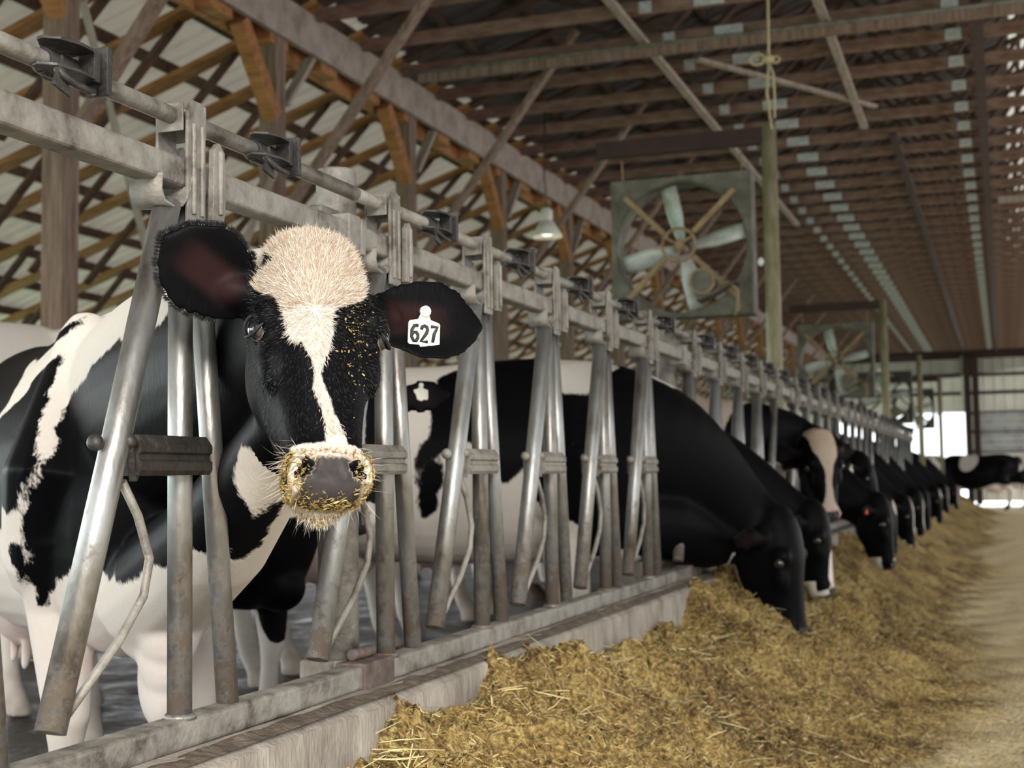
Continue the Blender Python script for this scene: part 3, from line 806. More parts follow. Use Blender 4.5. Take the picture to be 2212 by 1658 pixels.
def eye_mat():
    m, nt, p = new_mat('cow_eye')
    tc = nd(nt, 'ShaderNodeTexCoord'); sx = nd(nt, 'ShaderNodeSeparateXYZ')
    nt.links.new(tc.outputs['Object'], sx.inputs['Vector'])
    nt.links.new(ramp(nt, sx.outputs['Z'], [(0, (.42, .38, .38)), (.0004, (.3, .26, .26)), (.0016, (.03, .02, .018)), (.0105, (.022, .017, .017)), (.0122, (.004, .004, .006))]), p.inputs['Base Color'])
    p.inputs['Roughness'].default_value = .04; p.inputs['Coat Weight'].default_value = 1.0; p.inputs['Coat Roughness'].default_value = .02
    return m
M_EYE = eye_mat()
M_TAG = noise_mat('ear_tag_plastic', [(.35, (.66, .62, .52)), (.6, (.80, .77, .68))], scale=30, rough=.45)
M_INK = simple('tag_ink', (.02, .02, .025), .6)
M_RED = simple('red_tag_plastic', (.8, .06, .02), .45)
M_HAIR_W = simple('white_hair', (.62, .56, .49), .7, .3)
M_HAIR_T = simple('sandy_hair', (.42, .31, .215), .7, .3)
M_HAIR_B = simple('black_hair', (.012, .012, .014), .55, .4)

def capsule(mb, pts, rs, n=14):
    """closed tapering limb with rounded ends"""
    pts = [np.asarray(p, float) for p in pts]
    d0 = nrm(pts[0]-pts[1]); d1 = nrm(pts[-1]-pts[-2])
    P_ = [pts[0]+d0*rs[0]*.95, pts[0]+d0*rs[0]*.7]+pts+[pts[-1]+d1*rs[-1]*.7, pts[-1]+d1*rs[-1]*.95]
    R_ = [rs[0]*.3, rs[0]*.72]+list(rs)+[rs[-1]*.72, rs[-1]*.3]
    mb.tube(P_, R_, n)

def ring(c, s, u, w, h, n=28, e=2.3):
    out = []
    for a in np.arange(n)*2*math.pi/n:
        ca, sa = math.cos(a), math.sin(a)
        out.append(c + s*(w*math.copysign(abs(ca)**(2/e), ca)) + u*(h*math.copysign(abs(sa)**(2/e), sa)))
    return out

HEAD_PROFILE = [  # along face (poll +), half width, dorsal, ventral
    (.232, .030, -.03, -.085), (.222, .062, -.008, -.115), (.204, .08, .018, -.14), (.17, .093, .042, -.165), (.12, .103, .056, -.185), (.06, .110, .06, -.2),
    (.0, .111, .058, -.212), (-.05, .102, .05, -.212), (-.10, .09, .044, -.196), (-.15, .078, .04, -.165), (-.20, .070, .037, -.13),
    (-.24, .066, .036, -.108), (-.27, .07, .034, -.094), (-.295, .070, .022, -.084), (-.312, .058, .002, -.072), (-.322, .036, -.018, -.06)]

class Head:
    def __init__(self, O, ex, ey, ez, s=1.0):
        self.O = np.asarray(O, float)
        ez = nrm(ez); ey = nrm(np.asarray(ey, float)-ez*np.dot(ey, ez)); 
        exc = np.cross(ey, ez)
        if np.dot(exc, ex) < 0: exc = -exc
        self.ex, self.ey, self.ez, self.s = exc, ey, ez, s
    def P(self, x, y, z): return self.O + self.s*(self.ex*x+self.ey*y+self.ez*z)
    def D(self, x, y, z): return nrm(self.ex*x+self.ey*y+self.ez*z)
    def local(self, W):
        d = (W-self.O)/self.s
        return np.stack([d@self.ex, d@self.ey, d@self.ez], 1)

def head_shape(mb, H):
    s = H.s
    rings = []
    for z, w, yd, yv in HEAD_PROFILE:
        rings.append(ring(H.P(0, (yd+yv)/2, z), H.ex, H.ey, w*s, (yd-yv)/2*s, 32, 2.5))
    mb.loft(rings)
    B = lambda c, r: mb.ball(H.P(*c), np.array(r)*s, 18, 12, (H.ex, H.ey, H.ez))
    for sx in (-1, 1):
        B((sx*.066, -.115, -.01), (.043, .085, .105))      # jaw muscle
        B((sx*.092, .004, .022), (.03, .046, .036))        # brow
        B((sx*.086, -.01, -.055), (.024, .035, .06))       # cheek bone
        B((sx*.046, -.0, -.277), (.03, .038, .034))       # nostril wing
        B((sx*.07, -.065, .1), (.045, .06, .07))           # temple
    B((0, -.03, .185), (.085, .06, .05))                    # poll
    B((0, -.08, -.272), (.05, .034, .058))                 # chin
    B((0, -.012, -.295), (.066, .042, .034))                  # muzzle front
    B((0, -.125, -.12), (.06, .05, .13))                    # lower jaw

def ear_shape(mb, H, base, d, face, L=.2, W=.066, th=.011, cup=.03):
    """leaf shaped cupped ear as one closed lens; 'face' is the direction of its open side"""
    d = nrm(d); f = nrm(np.asarray(face)-d*np.dot(face, d)); u = np.cross(d, f)
    rings = []
    for t in np.linspace(0, 1, 13):
        w = W*(.36+.64*math.sin(min(1, t/.55)*math.pi/2)) if t < .55 else W*max(.05, math.cos((t-.55)/.45*math.pi/2)**.62)
        c = base + d*(L*t) + f*(.02*math.sin(t*2.6))
        cp = cup*(1-.6*t)*(w/W)
        prof = []
        for k in range(22):
            a = 2*math.pi*k/22
            x = math.cos(a); y = math.sin(a)
            prof.append(c + u*(w*x) + f*(th*y*(1-.35*abs(x)) - cp*(1-x*x)))
        rings.append(prof)
    mb.loft(rings)
    return d, f, u

class Frame:
    """cow frame: forward, left, up; origin on the floor under the withers"""
    def __init__(self, x, y, heading, s=1.0, z=None):
        h = math.radians(heading)
        self.o = V(x, y, COW_Z if z is None else z); self.s = s
        self.f = V(math.cos(h), math.sin(h), 0); self.l = V(-math.sin(h), math.cos(h), 0); self.u = V(0, 0, 1)
    def P(self, a, b, c): return self.o + self.s*(self.f*a+self.l*b+self.u*c)

TORSO = [(.42, 1.04, .86, .07), (.36, 1.14, .70, .14), (.26, 1.26, .58, .205), (.12, 1.36, .53, .25), (-.04, 1.425, .53, .28), (-.25, 1.42, .53, .325), (-.55, 1.40, .52, .37),
         (-.85, 1.40, .54, .385), (-1.1, 1.425, .64, .345), (-1.28, 1.43, .78, .30), (-1.46, 1.39, .86, .25), (-1.6, 1.30, .95, .17), (-1.66, 1.2, 1.02, .09)]

def bezier(p, n):
    t = np.linspace(0, 1, n)[:, None]
    return (1-t)**3*p[0]+3*(1-t)**2*t*p[1]+3*(1-t)*t*t*p[2]+t**3*p[3]

def cow_shape(F, H, leg_shift=(0, 0, 0, 0), udder=True, neck_k=(.32, .24), ears=None, n_in=None, ear_kw={}, neck_sag=0.0, neck_fat=1.0, dewlap=False, neck_z=1.12, throat=0.0, wk=1.0):
    """list of (points) closed shapes for one cow; returns builder and info"""
    mb = MB(); s = F.s
    rings = []
    for a, zt, zb, w in TORSO:
        c = F.P(a, 0, (zt+zb)/2)
        rr = ring(c, F.l, F.u, w*wk*s, (zt-zb)/2*s, 36, 2.25)
        # narrower towards the spine
        out = []
        for p in rr:
            h = (np.dot(p-c, F.u))/((zt-zb)/2*s)
            k = 1-.38*max(0, h)**1.5
            out.append(c+F.l*np.dot(p-c, F.l)*k+F.u*np.dot(p-c, F.u))
        rings.append(out)
    mb.loft(rings)
    # hook bones, shoulder blades, brisket
    for sy in (-1, 1):
        mb.ball(F.P(-1.12, sy*.24*wk, 1.31), V(.08, .06, .05)*s, 14, 10)
        capsule(mb, [F.P(-.02, sy*.11, 1.34), F.P(.14, sy*.215, .98), F.P(.02, sy*.22, .78)], [.07*s, .125*s, .1*s])
    mb.ball(F.P(.26, 0, .63), V(.12, .10, .10)*s, 16, 12, (F.f, F.l, F.u))
    if dewlap:
      for k in range(4): mb.ball(F.P(.30+.035*k, 0, .50+.07*k), V(.11, .05+.012*k, .12)*s, 14, 10, (F.f, F.l, F.u))
    # neck
    J = H.P(0, -.115, .11)
    n_in = H.D(0, -.85, .35) if n_in is None else nrm(n_in)
    D = np.linalg.norm(J-F.P(.1, 0, 1.1))
    bz = bezier([F.P(-.02, 0, 1.1), F.P(-.02+neck_k[0], 0, neck_z), J+n_in*neck_k[1]*s - V(0, 0, neck_sag), J], 12)
    rings = []
    for i, c in enumerate(bz):
        t = i/(len(bz)-1)
        d = nrm(bz[min(i+1, 11)]-bz[max(i-1, 0)])
        up = F.u*(1-t)+H.D(0, .45, .85)*t
        up = nrm(up-d*np.dot(up, d)); sd = np.cross(d, up)
        hh = (.285*(1-t)**1.2+.135*t+.03*math.sin(math.pi*t))*s*neck_fat; ww = (.19*(1-t)**1.2+.088*t+.02*math.sin(math.pi*t))*s*neck_fat
        rings.append(ring(c-up*hh*.12*(1-t), sd, up, ww, hh, 26, 2.1))
    mb.loft(rings)
    if throat:   # heavy underside of a lowered neck
        lo = [F.P(.18, 0, .72), bz[5]-F.u*throat*s, bz[8]-F.u*throat*.75*s, bz[10]-F.u*throat*.3*s]
        capsule(mb, lo, [.2*s, .165*s, .125*s, .1*s], 18)
    if dewlap:   # loose skin from jaw to brisket
        a_, b_ = F.P(.26, 0, .70), H.P(0, -.165, -.075)
        capsule(mb, [a_, a_*.5+b_*.5-F.u*.035, a_*.2+b_*.8-F.u*.012, b_], [.15*s, .115*s, .088*s, .075*s], 18)
    head_shape(mb, H)
    info = {'ears': []}
    for sx in (-1, 1):
        spec = (ears or {}).get(sx) or (V(sx*.95, -.22, .12), V(0, .8, -.35))
        d = H.D(*spec[0]); f = H.D(*spec[1]); kw = dict(dict(L=.2), **ear_kw)
        if len(spec) > 2: kw['L'] = spec[2]
        kw['L'] *= H.s
        base = H.P(sx*.108, -.066, .098)
        dd, ff, uu = ear_shape(mb, H, base-d*.01, d, f, **kw)
        capsule(mb, [H.P(sx*.06, -.06, .10), base+dd*.04], [.05*H.s, .03*H.s])
        info['ears'].append((base, dd, ff, uu))
    # legs
    for k, (a, b) in enumerate(((.05, .17), (.05, -.17), (-1.38, .19), (-1.38, -.19))):
        a = a+leg_shift[k]*.0; sh = leg_shift[k]
        if k < 2:
            pts = [F.P(.06, b*1.1, .86), F.P(-.0+sh*.3, b, .66), F.P(.03+sh*.75, b*.95, .40), F.P(.015+sh*.95, b*.95, .30), F.P(.0+sh, b*.95, .16), F.P(.03+sh*1.02, b*.95, .08)]
            rs = [.13, .088, .058, .04, .043, .046]
            mb.ball(pts[2], V(.06, .055, .065)*s, 14, 10)
        else:
            pts = [F.P(-1.28, b*.95, 1.12), F.P(-1.18+sh*.2, b*1.2, .82), F.P(-1.36+sh*.6, b*1.05, .60), F.P(-1.46+sh*.8, b, .50), F.P(-1.42+sh*.95, b, .34), F.P(-1.38+sh, b, .15), F.P(-1.34+sh, b, .08)]
            rs = [.2, .155, .085, .062, .043, .046, .05]
        capsule(mb, pts, [r*s for r in rs])
        c0 = pts[-1]
        hp = [(c0+F.u*.02*s, .05), (F.P(0, 0, 0)+F.f*np.dot(c0-F.o, F.f)+F.l*np.dot(c0-F.o, F.l)+F.f*.02*s+F.u*.055*s, .058), (F.P(0, 0, 0)+F.f*np.dot(c0-F.o, F.f)+F.l*np.dot(c0-F.o, F.l)+F.f*.03*s+F.u*.004*s, .068)]
        mb.loft([ring(c, F.l, F.f, r*s*.85, r*s*1.1, 16, 2.2) for c, r in hp])
    if udder:
        mb.ball(F.P(-1.08, 0, .60), V(.25, .19, .17)*s, 20, 14, (F.f, F.l, F.u))
        for a in (-.96, -1.17):
            for b in (-.085, .085): capsule(mb, [F.P(a, b, .47), F.P(a, b*1.1, .40)], [.02*s, .013*s], 10)
    # tail
    capsule(mb, [F.P(-1.6, 0, 1.34), F.P(-1.71, 0, 1.28), F.P(-1.745, 0, 1.0), F.P(-1.73, .01, .72), F.P(-1.73, .02, .45)], [.045*s, .034*s, .022*s, .022*s, .04*s], 12)
    return mb, info

def remeshed(mb, voxel, name):
    me = mb.mesh(name+'_base')
    o = bpy.data.objects.new(name+'_base', me); COL.objects.link(o)
    md = o.modifiers.new('r', 'REMESH'); md.mode = 'VOXEL'; md.voxel_size = voxel
    dg = bpy.context.evaluated_depsgraph_get()
    me2 = bpy.data.meshes.new_from_object(o.evaluated_get(dg))
    bpy.data.objects.remove(o); bpy.data.meshes.remove(me)
    me2.name = name
    return me2

def get_co(me):
    a = np.empty(len(me.vertices)*3, np.float32); me.vertices.foreach_get('co', a); return a.reshape(-1, 3).astype(float)
def set_co(me, v): me.vertices.foreach_set('co', v.astype(np.float32).ravel()); me.update()
def edges(me):
    e = np.empty(len(me.edges)*2, np.int32); me.edges.foreach_get('vertices', e); return e.reshape(-1, 2)
def laplace(v, e, it, lam=.55, w=None):
    n = len(v); deg = np.bincount(e.ravel(), minlength=n)[:, None].astype(float); deg[deg == 0] = 1
    for _ in range(it):
        acc = np.stack([np.bincount(e[:, 0], v[e[:, 1], k], n)+np.bincount(e[:, 1], v[e[:, 0], k], n) for k in range(3)], 1)
        dlt = (acc/deg-v)*lam
        v = v+(dlt if w is None else dlt*w[:, None])
    return v
def normals(me):
    a = np.empty(len(me.vertices)*3, np.float32); me.vertices.foreach_get('normal', a); return a.reshape(-1, 3).astype(float)
def sstep(x, a, b):
    t = np.clip((x-a)/(b-a), 0, 1); return t*t*(3-2*t)

def poly_sdf(P, poly):
    """signed distance, positive inside"""
    poly = np.asarray(poly, float); n = len(poly)
    d = np.full(len(P), 1e9); inside = np.zeros(len(P), bool)
    for i in range(n):
        a, b = poly[i], poly[(i+1) % n]
        e = b-a; w = P-a
        t = np.clip((w@e)/(e@e+1e-12), 0, 1)
        d = np.minimum(d, np.sum((w-t[:, None]*e)**2, 1))
        c = ((a[1] <= P[:, 1]) & (b[1] > P[:, 1])) | ((b[1] <= P[:, 1]) & (a[1] > P[:, 1]))
        xs = a[0]+(P[:, 1]-a[1])/(b[1]-a[1]+1e-12)*e[0]
        inside ^= c & (P[:, 0] < xs)
    d = np.sqrt(d)
    return np.where(inside, d, -d)

def seeds_field(v, seeds):
    """half difference of distances to the nearest white and black coat seeds (x, y, z, black) in metres"""
    S = np.asarray(seeds, float)
    out = []
    for k in (0, 1):
        Q = S[S[:, 3] == k, :3]
        d = np.full(len(v), 9.0)
        for i in range(0, len(v), 20000):
            d[i:i+20000] = np.sqrt(((v[i:i+20000, None]-Q[None])**2).sum(-1)).min(1)
        out.append(d)
    return (out[0]-out[1])/2

def build_cow(name, label, F, H, voxel, coat, group='cows', detail=False, eyes=True, smooth=5, **kw):
    mb, info = cow_shape(F, H, **kw)
    me = remeshed(mb, voxel, name)
    base = V(F.o[0], F.o[1], F.o[2])
    v = get_co(me); e = edges(me)
    hl = H.local(v)
    v = laplace(v, e, smooth)
    if detail:
        hl = H.local(v)
        inhead = sstep(-np.linalg.norm((hl-V(0, -.06, -.04))/V(.17, .2, .33), axis=1), -1.15, -.95)
        set_co(me, v); N = normals(me)
        d = np.zeros(len(v))
        for sx in (-1, 1):
            ec = V(sx*.108, -.004, .002)
            r = np.linalg.norm((hl-ec)*V(1, 1, 1.15), axis=1)
            d += .006*np.exp(-((r-.031)/.009)**2) - .012*np.exp(-(r/.02)**2)
            # tear trough and hollow below the brow
            d -= .004*np.exp(-((hl[:, 0]-sx*.085)/.02)**2-((hl[:, 2]+.075)/.05)**2)*(hl[:, 1] > -.06)
            # facial crest
            d += .002*np.exp(-((hl[:, 1]+.02+(hl[:, 2]+.05)*.15)/.014)**2)*sstep(-hl[:, 2], .03, .06)*sstep(hl[:, 2], -.2, -.13)*(np.sign(hl[:, 0]) == sx)
            # comma shaped nostril
            nx, ny, nz = hl[:, 0]-sx*.043, hl[:, 1]-.012, hl[:, 2]+.28
            rr = np.sqrt((nx*.8+sx*nz*.55)**2/.0105**2+(nz*.8-sx*nx*.55)**2/.019**2+ny**2/.04**2)
            d -= .034*np.exp(-rr**2)*(hl[:, 1] > -.035)
            d += .004*np.exp(-((rr-1.7)/.5)**2)*(hl[:, 1] > -.03)*inhead
        # mouth line
        ml = hl[:, 1]+.052+.2*(hl[:, 2]+.32)
        d -= .007*np.exp(-(ml/.0055)**2)*sstep(-hl[:, 2], .2, .25)
        # fold over the upper lip / nose bridge
        d += .004*np.exp(-((hl[:, 2]+.25)/.02)**2)*(hl[:, 1] > .0)
        v = v + N*(d*inhead*H.s)[:, None]
        v = laplace(v, e, 1, .35)
    set_co(me, v)
    hl = H.local(v)
    A = coat(v-base, hl, H, F, info, v, e)
    for a, arr in A.items():
        me.attributes.new(a, 'FLOAT', 'POINT').data.foreach_set('value', np.asarray(arr, np.float32))
    for a in ('black', 'tan', 'pink', 'soil', 'pad', 'ear_in'):
        if a not in A: me.attributes.new(a, 'FLOAT', 'POINT')
    set_co(me, v-base)
    me.polygons.foreach_set('use_smooth', [True]*len(me.polygons))
    me.materials.clear(); me.materials.append(M_COAT)
    o = bpy.data.objects.new(name, me); COL.objects.link(o); o.location = base
    tag(o, label, 'cow', group)
    if eyes:
        for sx in (-1, 1):
            r = .0225*H.s
            ax = H.D(sx*.86, .42, .05)
            up = nrm(H.ez-ax*np.dot(H.ez, ax)); sd = np.cross(up, ax)
            eb = MB().ball((0, 0, 0), .0135 if not detail else .0142, 28, 20).build('eye', M_EYE, o)
            k = r/.0142
            M_ = Matrix([[sd[i]*k, up[i]*k, ax[i]*k, (H.P(sx*.104, .0, .001)-base)[i]] for i in range(3)]+[[0, 0, 0, 1]])
            eb.matrix_local = M_
            if detail:
                # lids: an upper and a lower fleshy rim round the ball
                for sgn, nm in ((1, 'eyelid'), (-1, 'eyelid')):
                    pts = []
                    for t in np.linspace(-1, 1, 15):
                        q = V(t*.0265, sgn*(.0155 if sgn > 0 else .0185)*(1-t*t)**.8, .0)
                        zz = math.sqrt(max(0, .0255**2-q[0]**2*.86-q[1]**2*.9))
                        pts.append(H.P(sx*.104, .0, .001)-base+sd*q[0]+up*q[1]+ax*zz)
                    MB().tube(pts, [.0018+.0018*(1-abs(t)) for t in np.linspace(-1, 1, 15)], 8).build(nm, M_HAIR_B, o)
    return o, info, base

def ear_tag(o, base, ear, at, size, number=None, m=None, tilt=0.0, back=0.0, label=None, down=None):
    """plastic tag with a neck and a button, hung on the open side of an ear"""
    b, d, f, u = ear
    dn = nrm(V(0, 0, -1) if down is None else down); n = nrm(f-dn*np.dot(f, dn)) if abs(np.dot(f, dn)) < .95 else f
    if number: n = nrm(n + 0.0*d)
    sd = np.cross(n, dn)
    c = b+d*at[0]+u*at[1]+f*at[2]
    s = size
    out = [(-.5, .0), (-.5, .58), (-.46, .63), (-.14, .63), (-.1, .70), (.1, .70), (.14, .63), (.46, .63), (.5, .58), (.5, .0), (.46, -.05), (.2, -.12), (.12, -.3), (.08, -.48), (-.08, -.48), (-.12, -.3), (-.2, -.12), (-.46, -.06)]
    t = MB().prism([(x*s, y*s) for x, y in out], c-base, (sd, dn, n), .0025).tube([c-base-dn*.36*s-n*.004, c-base-dn*.36*s+n*.006], .0065*s/.04, 14)
    t.build('ear_tag', m or M_TAG, o)
    to = o.children[-1]
    tg = [ch for ch in o.children if ch.name.startswith('ear_tag')][-1]
    if label: tg['label'] = label
    if number:
        segs = {'6': [[(.4, .95), (-.1, .9), (-.42, .35), (-.42, -.5), (-.15, -.95), (.2, -.95), (.42, -.55), (.42, -.2), (.15, .12), (-.2, .1), (-.42, -.25)]],
                '2': [[(-.42, .5), (-.3, .85), (0, .98), (.32, .85), (.42, .5), (.3, .1), (-.42, -.95), (.45, -.95)]],
                '7': [[(-.42, .95), (.45, .95), (.05, .1), (-.12, -.95)]]}
        for i, ch in enumerate(number):
            mb = MB()
            for st in segs[ch]:
                pts = []
                for (x, y) in st:
                    X = ((i-1)*.3+x*.235)*s; Y = (.30-y*.24)*s
                    pts.append(c-base+sd*X+dn*Y+n*.0016)
                mb.tube(pts, .0021*s/.04, 6)
            mb.build('digit', M_INK, tg)
    return tg
